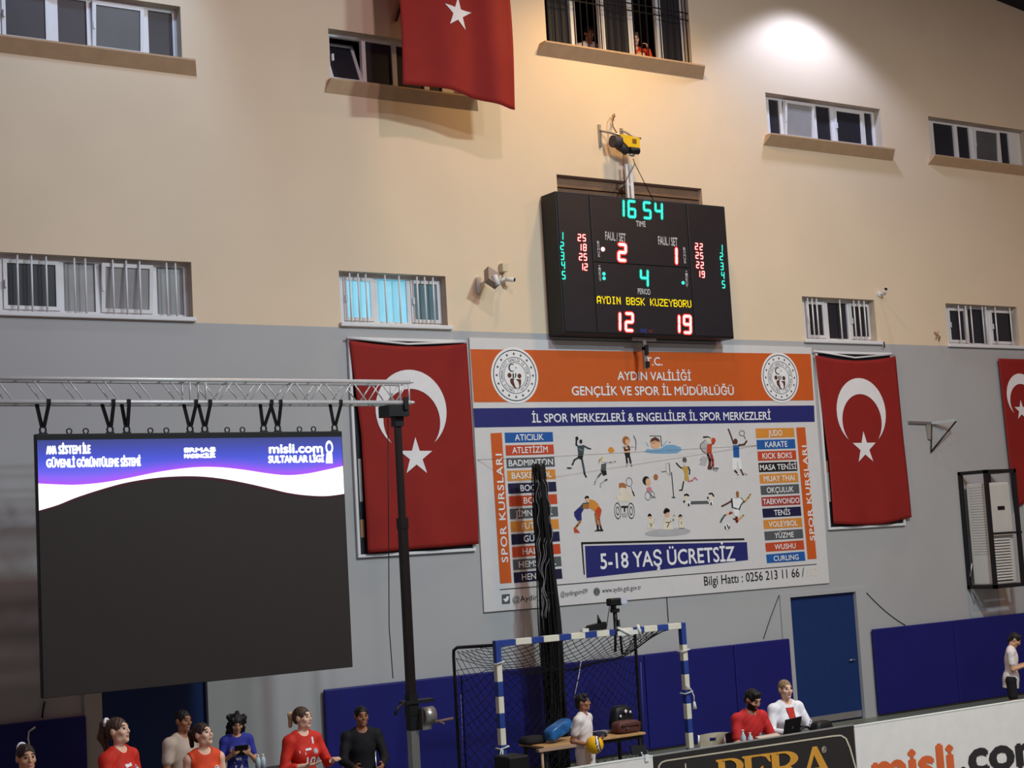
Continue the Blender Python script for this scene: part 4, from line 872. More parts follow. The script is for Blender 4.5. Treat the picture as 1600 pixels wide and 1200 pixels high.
# webbing slings
grp = 'black slings between truss and screen'
slings = [(67, 58, 75), (172, 160, 176), (198, 191, 200), (297, 288, 305), (320, 311, 327), (412, 408, 423), (434, 424, 437), (523, 517, 531)]
words = ['black sling at the left end of the big screen', 'second black sling from the left end of the screen', 'third black sling from the left end of the screen', 'fourth black sling, just left of the truss joint', 'fifth black sling, just right of the truss joint', 'sixth sling, left one of the pair near the screen logo', 'seventh sling, right one of the pair near the screen logo', 'black sling at the right end of the big screen']
for (pb, pl, pr), lab in zip(slings, words):
    r = thing('sling', lab, 'sling', (at(pb, 672, YL).x, YL + .04, lz1), grp)
    xb_, xl_, xr_ = at(pb, 672, YL + .04).x, at(pl, 630, YT0).x, at(pr, 624, YT0).x; mb = MB(); hw = .022
    def web(a, b):
        a, b = Vector(a), Vector(b); mb.prism([(a.x - hw, a.y, a.z), (a.x + hw, a.y, a.z), (b.x + hw, b.y, b.z), (b.x - hw, b.y, b.z)], (0, -.006, 0))
    web((xb_ + .01, YL + .04, lz1 + .07), (xr_, YT0 - .028, zt0 - .02)); web((xr_, YT0 - .028, zt0 - .02), (xr_, YT0 - .028, zt0 + .03)); web((xr_, YT0 + .0, zt0 + .028), (xr_, YT0 + .034, zt0 + .03)); web((xb_ - .01, YL + .04, lz1 + .07), (xl_, YT0 + .034, zt0 + .0))
    mb.build('webbing', M_strap, r)
    mb = MB(); mb.tube([(xb_ + .035 * math.cos(t), YL + .04, lz1 + .045 + .04 * math.sin(t)) for t in np.linspace(0, 2 * math.pi, 12)], .011, 6, caps=False); mb.box((xb_ - .045, YL + .02, lz1 - .005), (xb_ + .045, YL + .06, lz1 + .016)); mb.build('shackle', M_blackm, r)
# the crank lift at the right end
YM = -2.15
mx = at(628, 800, YM).x
def lift(x, label):
    r = thing('crank_lift', label, 'lift', (x, YM, 0), 'crank lifts under the truss')
    M_mast = mat('mast_black', (40, 30, 30), .4, metal=.3, var=.1); mb = MB(); mb.box((x - .055, YM - .055, .06), (x + .055, YM + .055, 1.30)); mb.build('base_column', M_steel, r)
    mb = MB(); mb.box((x - .06, YM - .06, 1.05), (x + .06, YM + .06, 1.5)); mb.box((x - .068, YM - .068, 1.24), (x + .068, YM + .068, 1.36)); mb.build('lower_sleeve', M_black, r)
    mb = MB(); mb.box((x - .048, YM - .048, 1.30), (x + .048, YM + .048, 3.66)); mb.box((x - .056, YM - .056, 3.56), (x + .056, YM + .056, 3.70)); mb.build('outer_mast', M_mast, r)
    mb = MB(); mb.box((x - .036, YM - .036, 3.6), (x + .036, YM + .036, 4.95)); mb.build('inner_mast', M_mast, r)
    mb = MB(); mb.box((x - .06, YM - .06, 4.86), (x + .06, YM + .06, 4.98)); mb.box((x - .19, YM - .14, 4.98), (x + .10, YM + .14, 5.125)); mb.box((x + .02, YT0 - .05, 5.06), (x + .08, YT0 - .026, 5.22)); mb.box((x - .16, YM - .05, 5.02), (x - .10, YM + .05, 5.128)); mb.build('top_fork', M_black, r)
    mb = MB(); mb.box((x - .15, YM - .09, 1.38), (x + .28, YM + .05, 1.42)); mb.tube([(x - .12, YM - .08, 1.42), (x - .28, YM - .14, 1.36), (x - .33, YM - .16, 1.28)], .018, 8); mb.build('locking_arm', M_blackm, r)
    mb = MB(); mb.tube([(x + .08, YM - .10, 1.22), (x + .24, YM - .10, 1.22)], .11, 18); mb.box((x + .07, YM - .13, 1.05), (x + .20, YM - .03, 1.32)); mb.build('winch', M_steel, r)
    mb = MB(); mb.tube([(x + .25, YM - .10, 1.20), (x + .27, YM - .16, 1.14), (x + .28, YM - .30, 1.12)], .013, 8); mb.tube([(x + .20, YM - .2, 1.14), (x + .46, YM - .22, 1.16)], .017, 8); mb.build('crank_handle', mat('grip_brown', (120, 98, 86), .6), r)
    for a in (45, 135, 225, 315):
        mb = MB(); q = (x + .75 * math.cos(math.radians(a)), YM + .75 * math.sin(math.radians(a)), .03); mb.tube([(x, YM, .12), q], .03, 8); mb.tube([(q[0], q[1], 0), (q[0], q[1], .05)], .04, 10); mb.build('leg', M_black, r)
lift(mx, 'black telescopic crank lift holding the right end of the truss')
cable('cable', [at(606, 655, YM - .05), at(607, 800, YM - .05), at(608, 980, YM - .05), at(614, 1060, YM - .05)], 'thin dark hoist cable running down left of the lift mast', .006)

# ------------------------------------------------------------------ gathered net curtain
rng = random.Random(3)
YN = -.55
xn = at(848, 800, YN).x
nb = thing('gathered_net', 'long black protective net gathered into a hanging bundle before the sports banner', 'net', (xn, YN, .1))
mb = MB()
for k in range(64):
    a = rng.uniform(0, 2 * math.pi); rr = math.sqrt(rng.random()); pts = []; dark = k < 30
    ph, fr = rng.uniform(0, 6), rng.uniform(1.5, 4); z0_ = at(838, 724, YN).z - .25 * rng.random() ** 2
    for j in range(26):
        t = j / 25; z = z0_ + (.02 - z0_) * t; wdt = .085 + .085 * min(1, t * 1.6)
        x = xn - .04 + .05 * t + wdt * rr * math.cos(a + .8 * math.sin(fr * t)) + .018 * math.sin(ph + 14 * t); y = YN + wdt * .8 * rr * math.sin(a + .5 * t) + .014 * math.cos(ph + 11 * t)
        pts.append((x, y, z))
    mb.tube(pts, (.004 + .006 * rng.random()) if pts[9][0] < xn - .025 else .012 + .016 * rng.random() ** 2, 5)
mb.build('netting', M_net, nb)['kind'] = 'stuff'
mb = MB()
for k in range(10):
    a = rng.uniform(0, 2 * math.pi); pts = []
    for j in range(40):
        t = j / 39; z = 4.2 + (2.2 - 4.2) * t; pts.append((xn - .03 + .13 * math.cos(a + 1.3 * math.sin(5 * t)) * (.7 + .3 * t) + .02 * math.sin(37 * t), YN - .12 * abs(math.sin(a + t)), z))
    mb.tube(pts, .004, 4)
mb.build('pale_thread', mat('pale_thread', (150, 146, 150), .7), nb)
mb = MB(); mb.tube([(xn + .02 + .105 * math.cos(t), YN + .1 * math.sin(t), 2.55) for t in np.linspace(0, 2 * math.pi, 18)], .012, 6, caps=False); mb.tube([(xn - .02 + .08 * math.cos(t), YN + .08 * math.sin(t), 4.05) for t in np.linspace(0, 2 * math.pi, 18)], .01, 6, caps=False); mb.build('tie', M_black, nb)
mb = MB(); mb.tube([at(746, 718.5, -.034), at(838, 715, YN), at(1185, 696, -.034)], .0035, 5)
tag(mb.build('net_cable', mat('thin_wire', (120, 116, 118), .6)), 'thin steel cable across the banner from which the gathered net hangs', 'cable')

# ------------------------------------------------------------------ handball goal
gl = thing('handball_goal', 'blue and white striped handball goal with a black net before the navy pads', 'goal', (12.63, -2.5, 0))
GY, gx0, gx1_, gh = -2.56, 11.07, 14.20, 2.08; pw = .08
M_gb, M_gw = mat('goal_blue', (44, 66, 140), .45, var=.08), mat('goal_white', (226, 218, 200), .5, var=.05)
def striped(mb, a, b, axis, cuts):
    for i in range(len(cuts) - 1):
        p, q = list(a), list(b); p[axis], q[axis] = cuts[i], cuts[i + 1]; mb.bbox(p, q, .006, i % 2)
cz = [0.0] + [gh - .14 - .213 * k for k in range(8, -1, -1)] + [gh]
for x in (gx0, gx1_ - pw):
    zs = [gh]; bl = True; z = gh; st = [.30, .22, .185, .21, .185, .21, .185, .21, .185, .2]; 
    for d in st: z -= d; zs.append(max(z, 0))
    zs = sorted(set(zs + [0.0])); n = len(zs) - 1
    mb = MB()
    for i in range(n): mb.bbox((x, GY, zs[i]), (x + pw, GY + pw, zs[i + 1]), .006, (n - 1 - i) % 2)
    mb.build('post', [M_gb, M_gw], gl)
xs = [gx0 + pw]; L = gx1_ - gx0 - 2 * pw; wd = [.24, .26, .2, .26, .2, .24, .2, .22, .18, .24, .2, .24, .2, .24]
xs += [gx0 + pw + L * sum(wd[:i + 1]) / sum(wd) for i in range(len(wd))]
mb = MB()
for i in range(len(wd)): mb.bbox((xs[i], GY, gh - pw), (xs[i + 1], GY + pw, gh), .006, i % 2)
mb.build('crossbar', [M_gb, M_gw], gl)
rp_ = at(717, 1013, -1.45); RZ = rp_.z
for x in (gx0 + .04, gx1_ - .04):
    mb = MB(); mb.tube([(x, GY + pw, gh - .06), (x - .0, -1.55, RZ + .02), (x, -1.46, RZ - .02), (x, -1.45, RZ - .1), (x, -1.45, .02)], .022, 8); mb.tube([(x, GY + pw, .03), (x, -1.45, .03)], .02, 8); mb.build('rear_frame', M_blackm, gl)
mb = MB(); mb.tube([(gx0 + .04, -1.45, .03), (gx1_ - .04, -1.45, .03)], .02, 8); mb.build('rear_bar', M_blackm, gl)
def net_pt(u, v):
    """u across the goal, v from the crossbar back and down to the floor"""
    x = gx0 + .06 + (gx1_ - gx0 - .12) * u; e = min(u, 1 - u); sg = 1 - math.exp(-e * 9)
    if v < .42:
        t = v / .42; y = GY + pw + t * (1.02 - .12 * sg); z = (gh - .05) + t * (RZ - gh + .02) - sg * (.42 * t + .10 * math.sin(math.pi * t)) 
    else:
        t = (v - .42) / .58; z1 = RZ - .03 - .42 * sg; y = -1.46 - .12 * sg + .0 * t; z = z1 + (.03 - z1) * t
    return (x, y + .02 * math.sin(17 * u + 9 * v), max(.02, z + .02 * math.sin(23 * u - 7 * v)))
mb = MB(); NU, NV = 23, 20
for s_ in (1, -1):
    for k in range(-NV, NU + NV):
        pts = []
        for j in range(NV + 1):
            u = (k + s_ * j * 1.0) / NU if s_ == 1 else (k + NV - j) / NU
            if 0 <= u <= 1: pts.append(net_pt(u, j / NV))
        if len(pts) > 1: mb.tube(pts, .0045, 4, caps=False)
mb.build('goal_net', M_net, gl)['kind'] = 'stuff'
def tie(x, z, tail=0):
    mb = MB(); a = .062; q = [(x + pw / 2 + a * sx_, GY + pw / 2 + a * sy_, z + .012 * sx_) for sx_, sy_ in ((-1, -1), (0, -1.02), (1, -1), (1, 1), (-1, 1), (-1, -1))]; mb.tube(q, .009, 6)
    if tail: mb.tube([(x - .02, GY - .03, z), (x - .06, GY - .05, z - .08), (x - .03, GY - .05, z - .13), (x - .0, GY - .03, z - .02)], .009, 6)
    mb.build('net_tie', M_rope, gl)
tie(gx0, 1.80); tie(gx0, .74, 1); tie(gx0, .36); tie(gx1_ - pw, 1.70); tie(gx1_ - pw, 1.13)
mb = MB(); x = gx1_; mb.tube([(x - .09, GY - .02, 1.23), (x - .02, GY - .03, 1.18), (x + .03, GY - .03, 1.08), (x + .03, GY - .03, .98)], .009, 6); mb.tube([(x + .03, GY - .03, 1.0), (x + .035, GY - .03, .9)], [.015, .03], 8); mb.build('hanging_knot', M_rope, gl)
# camcorder clamped on the crossbar
c = at(962, 975, GY + .04); cx_ = c.x; top = gh
r = thing('camcorder', 'black camcorder on a short stand clamped to the goal crossbar', 'camera', (cx_, GY + .04, top))
mb = MB(); mb.tube([(cx_, GY + .04, top), (cx_, GY + .04, top + .22)], .03, 8); mb.tube([(cx_ - .05, GY + .02, top - .3), (cx_ - .03, GY + .0, top + .12)], .018, 6); mb.tube([(cx_ + .05, GY - .0, top - .34), (cx_ + .02, GY + .0, top + .12)], .018, 6); mb.tube([(cx_, GY + .09, top - .3), (cx_, GY + .04, top + .12)], .018, 6); mb.build('stand', M_black, r)
mb = MB(); mb.box((cx_ - .05, GY - .0, top + .22), (cx_ + .05, GY + .08, top + .27)); mb.tube([(cx_ - .02, GY + .04, top + .27), (cx_ - .02, GY + .04, top + .32)], .04, 10); mb.build('pan_head', M_black, r)
mb = MB(); mb.bbox((cx_ - .10, GY - .02, top + .31), (cx_ + .10, GY + .10, top + .41), .02); mb.build('body', M_black, r)
mb = MB(); mb.box((cx_ + .06, GY - .035, top + .33), (cx_ + .16, GY - .02, top + .405)); mb.build('flip_screen', mat('pale_lcd', (190, 196, 210), .3), r)
mb = MB(); mb.tube([(cx_ - .1, GY, top + .34), (cx_ - .16, GY - .02, top + .2), (cx_ - .18, GY, top + .05), (cx_ - .28, GY, top + .02)], .006, 5); mb.build('cord', M_black, r)
c = at(932, 980, GY + .04); mb = MB(); x = c.x
r = thing('transmitter_box', 'small black box with an upright antenna on the goal crossbar', 'transmitter', (x, GY + .04, gh))
mb.prism([(x - .20, GY, gh + .01), (x + .14, GY, gh + .01), (x + .14, GY, gh + .11), (x - .12, GY, gh + .08)], (0, .09, 0)); mb.build('body', M_black, r)
mb = MB(); mb.tube([(x + .06, GY + .04, gh + .08), (x + .03, GY + .04, gh + .21)], [.035, .006], 8); mb.build('antenna', M_black, r)
mb = MB(); mb.box((x - .26, GY - .004, gh + .0), (x - .16, GY + .06, gh + .045)); mb.build('plug', M_white, r)
c = at(975, 988, GY); mb = MB(); mb.box((c.x - .12, GY - .02, gh - .09), (c.x + .28, GY - .004, gh - .03)); mb.tube([(c.x - .12, GY - .02, gh + .02), (c.x + .1, GY - .02, gh - .1)], .02, 6); mb.tube([(c.x + .22, GY - .02, gh + .03), (c.x + .26, GY - .02, gh - .11)], .025, 6)
tag(mb.build('clamp', M_white), 'white clamp strapped to the crossbar under the camcorder', 'clamp')

# ------------------------------------------------------------------ people (one continuous body surface each, grown from rounded bones)
def rot(ax, deg): return np.array(Matrix.Rotation(math.radians(deg), 3, ax))
class Field:
    def __init__(s, lo, hi, h):
        s.h = h; s.lo = np.array(lo, float); s.n = np.ceil((np.array(hi) - s.lo) / h).astype(int) + 1
        s.F = np.full(s.n, 9.0, np.float32)
    def sub(s, lo, hi):
        a = np.clip(np.floor((np.array(lo) - s.lo) / s.h).astype(int), 0, s.n - 1); b = np.clip(np.ceil((np.array(hi) - s.lo) / s.h).astype(int) + 1, 1, s.n)
        g = [s.lo[i] + s.h * np.arange(a[i], b[i]) for i in range(3)]
        return tuple(slice(a[i], b[i]) for i in range(3)), np.meshgrid(*g, indexing='ij', sparse=True)
    def dist(s, pr, inf=0.0, pad=.09):
        if pr[0] == 'c':
            a, b, r1, r2 = np.array(pr[1], float), np.array(pr[2], float), pr[3] + inf, pr[4] + inf; m = max(r1, r2) + pad
            sl, (X, Y, Z) = s.sub(np.minimum(a, b) - m, np.maximum(a, b) + m); d = b - a; L = d @ d + 1e-12
            t = np.clip(((X - a[0]) * d[0] + (Y - a[1]) * d[1] + (Z - a[2]) * d[2]) / L, 0, 1)
            D = np.sqrt((X - a[0] - t * d[0]) ** 2 + (Y - a[1] - t * d[1]) ** 2 + (Z - a[2] - t * d[2]) ** 2) - (r1 + t * (r2 - r1))
        else:
            c, r, M = np.array(pr[1], float), np.array(pr[2], float) + inf, pr[3] if len(pr) > 3 and pr[3] is not None else np.eye(3); m = max(r) + pad
            sl, (X, Y, Z) = s.sub(c - m, c + m); x, y, z = X - c[0], Y - c[1], Z - c[2]
            u = M[0, 0] * x + M[1, 0] * y + M[2, 0] * z; v = M[0, 1] * x + M[1, 1] * y + M[2, 1] * z; w_ = M[0, 2] * x + M[1, 2] * y + M[2, 2] * z
            k0 = np.sqrt((u / r[0]) ** 2 + (v / r[1]) ** 2 + (w_ / r[2]) ** 2) + 1e-9; k1 = np.sqrt((u / r[0] ** 2) ** 2 + (v / r[1] ** 2) ** 2 + (w_ / r[2] ** 2) ** 2) + 1e-9
            D = k0 * (k0 - 1) / k1
        return sl, D.astype(np.float32)
    def add(s, pr, k=.02, inf=0.0):
        sl, D = s.dist(pr, inf); A = s.F[sl]; h = np.maximum(k - np.abs(A - D), 0) / k; s.F[sl] = np.minimum(A, D) - h * h * k * .25
    def cut(s, pr, inf=0.0):
        sl, D = s.dist(pr, inf); s.F[sl] = np.maximum(s.F[sl], -D)
    def plane(s, p, n):
        """keeps what lies on the inner side: n points outwards"""
        sl, (X, Y, Z) = s.sub(s.lo, s.lo + s.h * s.n); s.F = np.maximum(s.F, ((X - p[0]) * n[0] + (Y - p[1]) * n[1] + (Z - p[2]) * n[2]).astype(np.float32))
    def mesh(s):
        F = s.F; nx, ny, nz = F.shape; S = F < 0
        c = [F[i:nx - 1 + i, j:ny - 1 + j, k:nz - 1 + k] for i in (0, 1) for j in (0, 1) for k in (0, 1)]
        cnt = np.zeros(c[0].shape, np.int8)
        for q in c: cnt += (q < 0)
        act = (cnt > 0) & (cnt < 8); I = np.argwhere(act); idx = -np.ones(act.shape, np.int64); idx[act] = np.arange(len(I))
        V = np.stack([q[act] for q in c], 1); off = np.array([(i, j, k) for i in (0, 1) for j in (0, 1) for k in (0, 1)], float)
        P = np.zeros((len(I), 3)); N = np.zeros(len(I))
        for a in range(8):
            for b in range(a + 1, 8):
                if np.abs(off[a] - off[b]).sum() != 1: continue
                va, vb = V[:, a], V[:, b]; m = (va < 0) != (vb < 0); t = np.where(m, va / np.where(m, va - vb, 1), 0)[:, None]
                P += np.where(m[:, None], off[a] + t * (off[b] - off[a]), 0); N += m
        P = s.lo + s.h * (I + P / N[:, None]); Q = []
        for ax in range(3):
            o1, o2 = [(1, 2), (2, 0), (0, 1)][ax]
            A = S; B = np.roll(S, -1, ax); E = np.argwhere((A != B)); 
            E = E[(E[:, ax] < F.shape[ax] - 1) & (E[:, o1] > 0) & (E[:, o2] > 0) & (E[:, o1] < F.shape[o1] - 1) & (E[:, o2] < F.shape[o2] - 1)]
            def g(d1, d2): G_ = E.copy(); G_[:, o1] -= d1; G_[:, o2] -= d2; return idx[G_[:, 0], G_[:, 1], G_[:, 2]]
            q = np.stack([g(1, 1), g(0, 1), g(0, 0), g(1, 0)], 1); ins = A[E[:, 0], E[:, 1], E[:, 2]]; q[~ins] = q[~ins][:, ::-1]; Q.append(q)
        Q = np.concatenate(Q); Q = Q[(Q >= 0).all(1)]
        return P, Q
def link_mesh(name, P, Q, mats, parent, M, mi=None):
    me = bpy.data.meshes.new(name); me.from_pydata([tuple(M @ Vector(p)) for p in P], [], [tuple(int(i) for i in q) for q in Q])
    for m in mats: me.materials.append(m)
    me.polygons.foreach_set('use_smooth', [True] * len(Q))
    if mi is not None: me.polygons.foreach_set('material_index', [int(i) for i in mi])
    o = bpy.data.objects.new(name, me); COL.objects.link(o); o.parent = parent; o.matrix_parent_inverse = Matrix.Translation(-parent.location); return o

SKIN = {'fair': mat('skin_fair', (232, 186, 160), .5, var=.04), 'mid': mat('skin_mid', (206, 152, 120), .5, var=.04), 'tan': mat('skin_tan', (164, 108, 80), .5, var=.04)}
LIP = mat('lip', (186, 118, 104), .5); M_eyew = mat('eye_white', (150, 138, 130), .5); M_iris = mat('iris', (40, 28, 24), .3)
HAIR = {'black': mat('hair_black', (26, 21, 21), .5, var=.3, scale=30, bump=.5), 'brown': mat('hair_brown', (78, 56, 44), .5, var=.3, scale=30, bump=.5), 'dark': mat('hair_dark_brown', (50, 36, 31), .5, var=.3, scale=30, bump=.5), 'blond': mat('hair_dark_blond', (142, 112, 84), .5, var=.3, scale=30, bump=.5), 'streak': mat('hair_blond_ends', (206, 178, 140), .5, var=.3, scale=30, bump=.5)}
CL = {'red': mat('jersey_red', (206, 44, 30), .7, var=.05), 'orange': mat('jersey_orange', (226, 74, 36), .7, var=.05), 'beige': mat('cloth_beige', (196, 172, 156), .8, var=.05), 'blue': mat('cloth_blue', (52, 56, 150), .8), 'black': mat('cloth_black', (26, 22, 26), .8), 'white': mat('cloth_white', (226, 212, 210), .8, var=.04),
      'navy': mat('cloth_navy', (34, 32, 52), .8), 'polo': mat('polo_red', (196, 40, 40), .8, var=.05), 'grey': mat('cloth_grey', (120, 108, 100), .8), 'shoe': mat('shoe_dark', (40, 38, 42), .6), 'jacket': mat('jacket_white', (236, 228, 232), .7, var=.03)}

def person(label, H, pos, face, skin='fair', hair=('short', 'dark'), top='red', sleeve=.55, bottom='navy', legs='short', female=False, sit=False, lean=0, arms=None, head=(0, 0), beard=False, wide=1.0, hcell=.0062, group=None, hem=.93, aim=None):
    """pos: floor point; face: world heading (x, y) of the chest; arms: side -> (upper dir, fore dir, palm normal, curl); head: (yaw to own left, pitch down)"""
    S_ = H / 1.75; ang = math.atan2(-face[0], face[1])
    Mw = Matrix.Translation(Vector(pos)) @ Matrix.Rotation(ang, 4, 'Z') @ Matrix.Scale(S_, 4)
    pz = .93; dz = (-.93 + .56 / S_) if sit else 0.0; RL = rot('X', -lean)
    piv = np.array([0, 0, pz])
    def U(p): return piv + RL @ (np.array(p, float) - piv) + np.array([0, 0, dz])
    hp = np.array([0, -.01, 1.545]); RH = RL @ rot('Z', head[0]) @ rot('X', -head[1])
    def Hd(p): return U(hp) + RH @ (np.array(p, float) - hp)
    k = .9 if female else 1.0; sw = (.165 if female else .188) * wide
    torso = [('e', U((0, 0, 1.27)), (.155 * k * wide, .105, .19), RL), ('e', U((0, .004, 1.07)), ((.125 if female else .145) * wide, .092, .16), RL), ('e', U((0, 0, .94)), (.165 * wide, .112, .12), RL),
             ('c', U((-sw + .02, -.01, 1.41)), U((sw - .02, -.01, 1.41)), .058, .058), ('c', U((-.06, -.01, 1.455)), U((.06, -.01, 1.455)), .05, .05)]
    if female: torso += [('e', U((.07, .075, 1.26)), (.062, .055, .06), RL), ('e', U((-.07, .075, 1.26)), (.062, .055, .06), RL)]
    arms = arms or {}; dflt = {'L': ((.14, .03, -1), (.05, .22, -1), None, .5), 'R': ((.14, .03, -1), (.05, .22, -1), None, .5)}
    UA, FA, HANDS = {}, {}, []
    for sd, sg in (('L', -1), ('R', 1)):                # own left is -x when facing +y
        u, f, n, cu = arms.get(sd, dflt[sd]); m = np.array([sg, 1, 1.0]); u, f = np.array(u, float) * m, np.array(f, float) * m
        u /= np.linalg.norm(u); f /= np.linalg.norm(f); sh = U((sg * sw, -.01, 1.40)); el = sh + u * .285; wr = el + f * .245
        UA[sd] = (sh, el); FA[sd] = (el, wr); HANDS.append((sd, sg, wr, f, n, cu))
    hipz = .90 + dz; LG = {}
    for sd, sg in (('L', -1), ('R', 1)):
        hip = np.array([sg * .09, 0, hipz])
        if sit: kn = np.array([sg * .12, .42, hipz - .02]); an = np.array([sg * .11, .40, .09 / S_])
        else: kn = np.array([sg * .10, .02, .49]); an = np.array([sg * .11, -.01, .085])
        LG[sd] = (hip, kn, an)
    if aim:                                              # place the figure so that the crown of its head lies on a sight line
        off = Mw.to_3x3() @ Vector(Hd((0, -.01, 1.755))); hz = off.z + Mw.translation.z; q = atz(aim[0], aim[1], hz); pos = (q.x - off.x, q.y - off.y, Mw.translation.z); Mw.translation = Vector(pos)
    allp = [p for d in (UA, FA, LG) for t in d.values() for p in t] + [U((0, 0, 1.2))]
    lo = np.min(allp, 0) - .27; hi = np.max(allp, 0) + .27; lo[2] = -.02; hi[2] = max(hi[2], Hd((0, 0, 1.78))[2] + .03)
    top_z = Hd((0, 0, 1.75)); lo = np.minimum(lo, top_z - .25); hi[:2] = np.maximum(hi[:2], top_z[:2] + .2)
    F = Field(lo, hi, hcell)
    for p in torso: F.add(p, .05)
    F.add(('c', U((0, -.012, 1.44)), Hd((0, .0, 1.56)), .052 if not female else .046, .05 if not female else .045), .03)
    for sd in 'LR':
        F.add(('c', *UA[sd], .05 if not female else .043, .039 if not female else .034), .035); F.add(('c', *FA[sd], .038 if not female else .033, .026), .015)
        h_, k_, a_ = LG[sd]; F.add(('c', h_, k_, .082, .056), .04); F.add(('c', k_, a_, .054, .036), .02); F.add(('c', a_ + [0, -.03, -.03], a_ + [0, .15, -.05], .036, .030), .02)
    # head
    F.add(('e', Hd((0, -.012, 1.662)), (.074, .093, .088), RH), .02); F.add(('e', Hd((0, .028, 1.608)), (.058, .066, .082), RH), .03); F.add(('e', Hd((0, .076, 1.553)), (.022, .020, .018), RH), .03)
    F.add(('c', Hd((-.045, .02, 1.567)), Hd((.045, .02, 1.567)), .02, .02), .03)
    F.add(('c', Hd((-.035, .073, 1.683)), Hd((.035, .073, 1.683)), .012, .012), .016)
    for sg in (-1, 1): F.cut(('e', Hd((sg * .031, .101, 1.660)), (.019, .016, .012), RH)); F.add(('e', Hd((sg * .042, .062, 1.625)), (.024, .022, .02), RH), .02); F.add(('e', Hd((sg * .077, -.012, 1.640)), (.011, .022, .033), RH), .008)
    F.add(('c', Hd((0, .088, 1.668)), Hd((0, .108, 1.628)), .008, .0105), .012); F.add(('c', Hd((-.011, .095, 1.622)), Hd((.011, .095, 1.622)), .008, .008), .008)
    F.add(('e', Hd((0, .090, 1.596)), (.024, .013, .0075), RH), .006); F.add(('e', Hd((0, .088, 1.583)), (.021, .013, .0075), RH), .006)
    # hands: palm, four unequal bent fingers, a thumb from the side of the palm
    for sd, sg, wr, f, n, cu in HANDS:
        n = np.array(n, float) * np.array([sg, 1, 1]) if n is not None else np.array([-sg, 0, 0.0])   # palm faces this way
        n = n - f * (n @ f); n /= np.linalg.norm(n) + 1e-9; s_ = np.cross(f, n) * sg            # s_ points to the thumb side
        s_ = -s_ if sg * np.cross(f, n)[1] < 0 and abs(s_[1]) > .3 and s_[1] < 0 else s_
        pc = wr + f * .052; Mp = np.stack([s_, f, n], 1); F.add(('e', pc, (.040, .050, .017), Mp), .016)
        for j, (o_, L) in enumerate(((.029, .072), (.010, .080), (-.010, .074), (-.029, .060))):
            b0 = wr + f * .088 + s_ * o_; a1 = cu * .9; d1 = f * math.cos(a1) + n * math.sin(a1); d2 = f * math.cos(a1 * 2.1) + n * math.sin(a1 * 2.1); b1 = b0 + d1 * L * .55; b2 = b1 + d2 * L * .5
            F.add(('c', wr + f * .05 + s_ * o_ * .8, b0, .010, .0098), .008); F.add(('c', b0, b1, .0095, .0088), .003); F.add(('c', b1, b2, .0088, .0075), .003)
        t0 = wr + f * .025 + s_ * .030; t1 = t0 + (f * .55 + s_ * .75 + n * .25) * .042; t2 = t1 + (f * .85 + s_ * .3 + n * .4) * .034; F.add(('c', t0, t1, .013, .0105), .008); F.add(('c', t1, t2, .0102, .0085), .003)
    r = thing('person', label, 'person', pos, group)
    P, Q = F.mesh(); C = P[Q].mean(1); hl = (C - U(hp)) @ RH + hp
    mi = np.zeros(len(Q), int)
    lip = (np.abs(hl[:, 0]) < .023) & (np.abs(hl[:, 2] - 1.590) < .0125) & (hl[:, 1] > .085); mi[lip] = 1
    bro = (np.abs(hl[:, 0]) > .014) & (np.abs(hl[:, 0]) < .049) & (np.abs(hl[:, 2] - 1.6875 + .1 * np.abs(np.abs(hl[:, 0]) - .03)) < .0055) & (hl[:, 1] > .05); mi[bro] = 2
    if beard: mi[(hl[:, 1] > -.01) & (hl[:, 2] < 1.612 + .35 * np.maximum(0, np.abs(hl[:, 0]) - .04)) & (hl[:, 2] > 1.53) & ~lip & (hl[:, 1] < .1)] = 2
    hm = HAIR[hair[1]]
    link_mesh('body', P, Q, [SKIN[skin], LIP, hm], r, Mw, mi)
    for sg in (-1, 1):
        bm = bmesh.new(); bmesh.ops.create_uvsphere(bm, u_segments=14, v_segments=8, radius=.0115); P2 = [Hd(np.array([sg * .031, .0795, 1.659]) + np.array([v.co.x, v.co.z, v.co.y])) for v in bm.verts]
        bm.verts.index_update(); vz = [v.co.z for v in bm.verts]; Q2 = [[v.index for v in f.verts] for f in bm.faces]; bm.free(); m2 = [1 if np.mean([vz[i] for i in q]) > .0045 else 0 for q in Q2]
        link_mesh('eye', P2, Q2, [M_eyew, M_iris], r, Mw, m2)
    # top garment
    G = Field(lo, hi, hcell)
    for p in torso: G.add(p, .05, .013)
    if sleeve > 0:
        for sd in 'LR':
            sh, el = UA[sd]; wr = FA[sd][1]
            if sleeve <= 1: G.add(('c', sh, sh + (el - sh) * sleeve, .064 if not female else .056, .060 if not female else .050), .035)
            else: G.add(('c', sh, el, .064, .053), .035); G.add(('c', el, el + (wr - el) * min(.98, sleeve - 1), .053, .042), .02)
    else:
        for sg in (-1, 1): G.cut(('e', U((sg * (sw + .045), -.01, 1.40)), (.075, .12, .10), RL))
    if hem < .86: G.add(('c', U((0, 0, .95)), U((0, 0, hem)), .13, .14), .06)
    Nd = RL @ np.array([0, 0, -1.0])
    if not sit: G.plane(U((0, 0, hem)), Nd)
    else: G.plane(U((0, 0, .86)), Nd)
    G.cut(('e', U((0, .035, 1.52)), (.072, .085, .075), RL)); G.cut(('c', U((0, -.012, 1.44)), Hd((0, 0, 1.56)), .052, .055))
    P, Q = G.mesh(); P += .0022 * np.sin(P[:, [2]] * 55 + P[:, [0]] * 30) * np.sin(P[:, [0]] * 41 + P[:, [2]] * 17); shirt = link_mesh('jacket' if top == 'jacket' else 'shirt', P, Q, [CL[top]], r, Mw)
    # lower garment and shoes
    G = Field(lo, hi, hcell); 
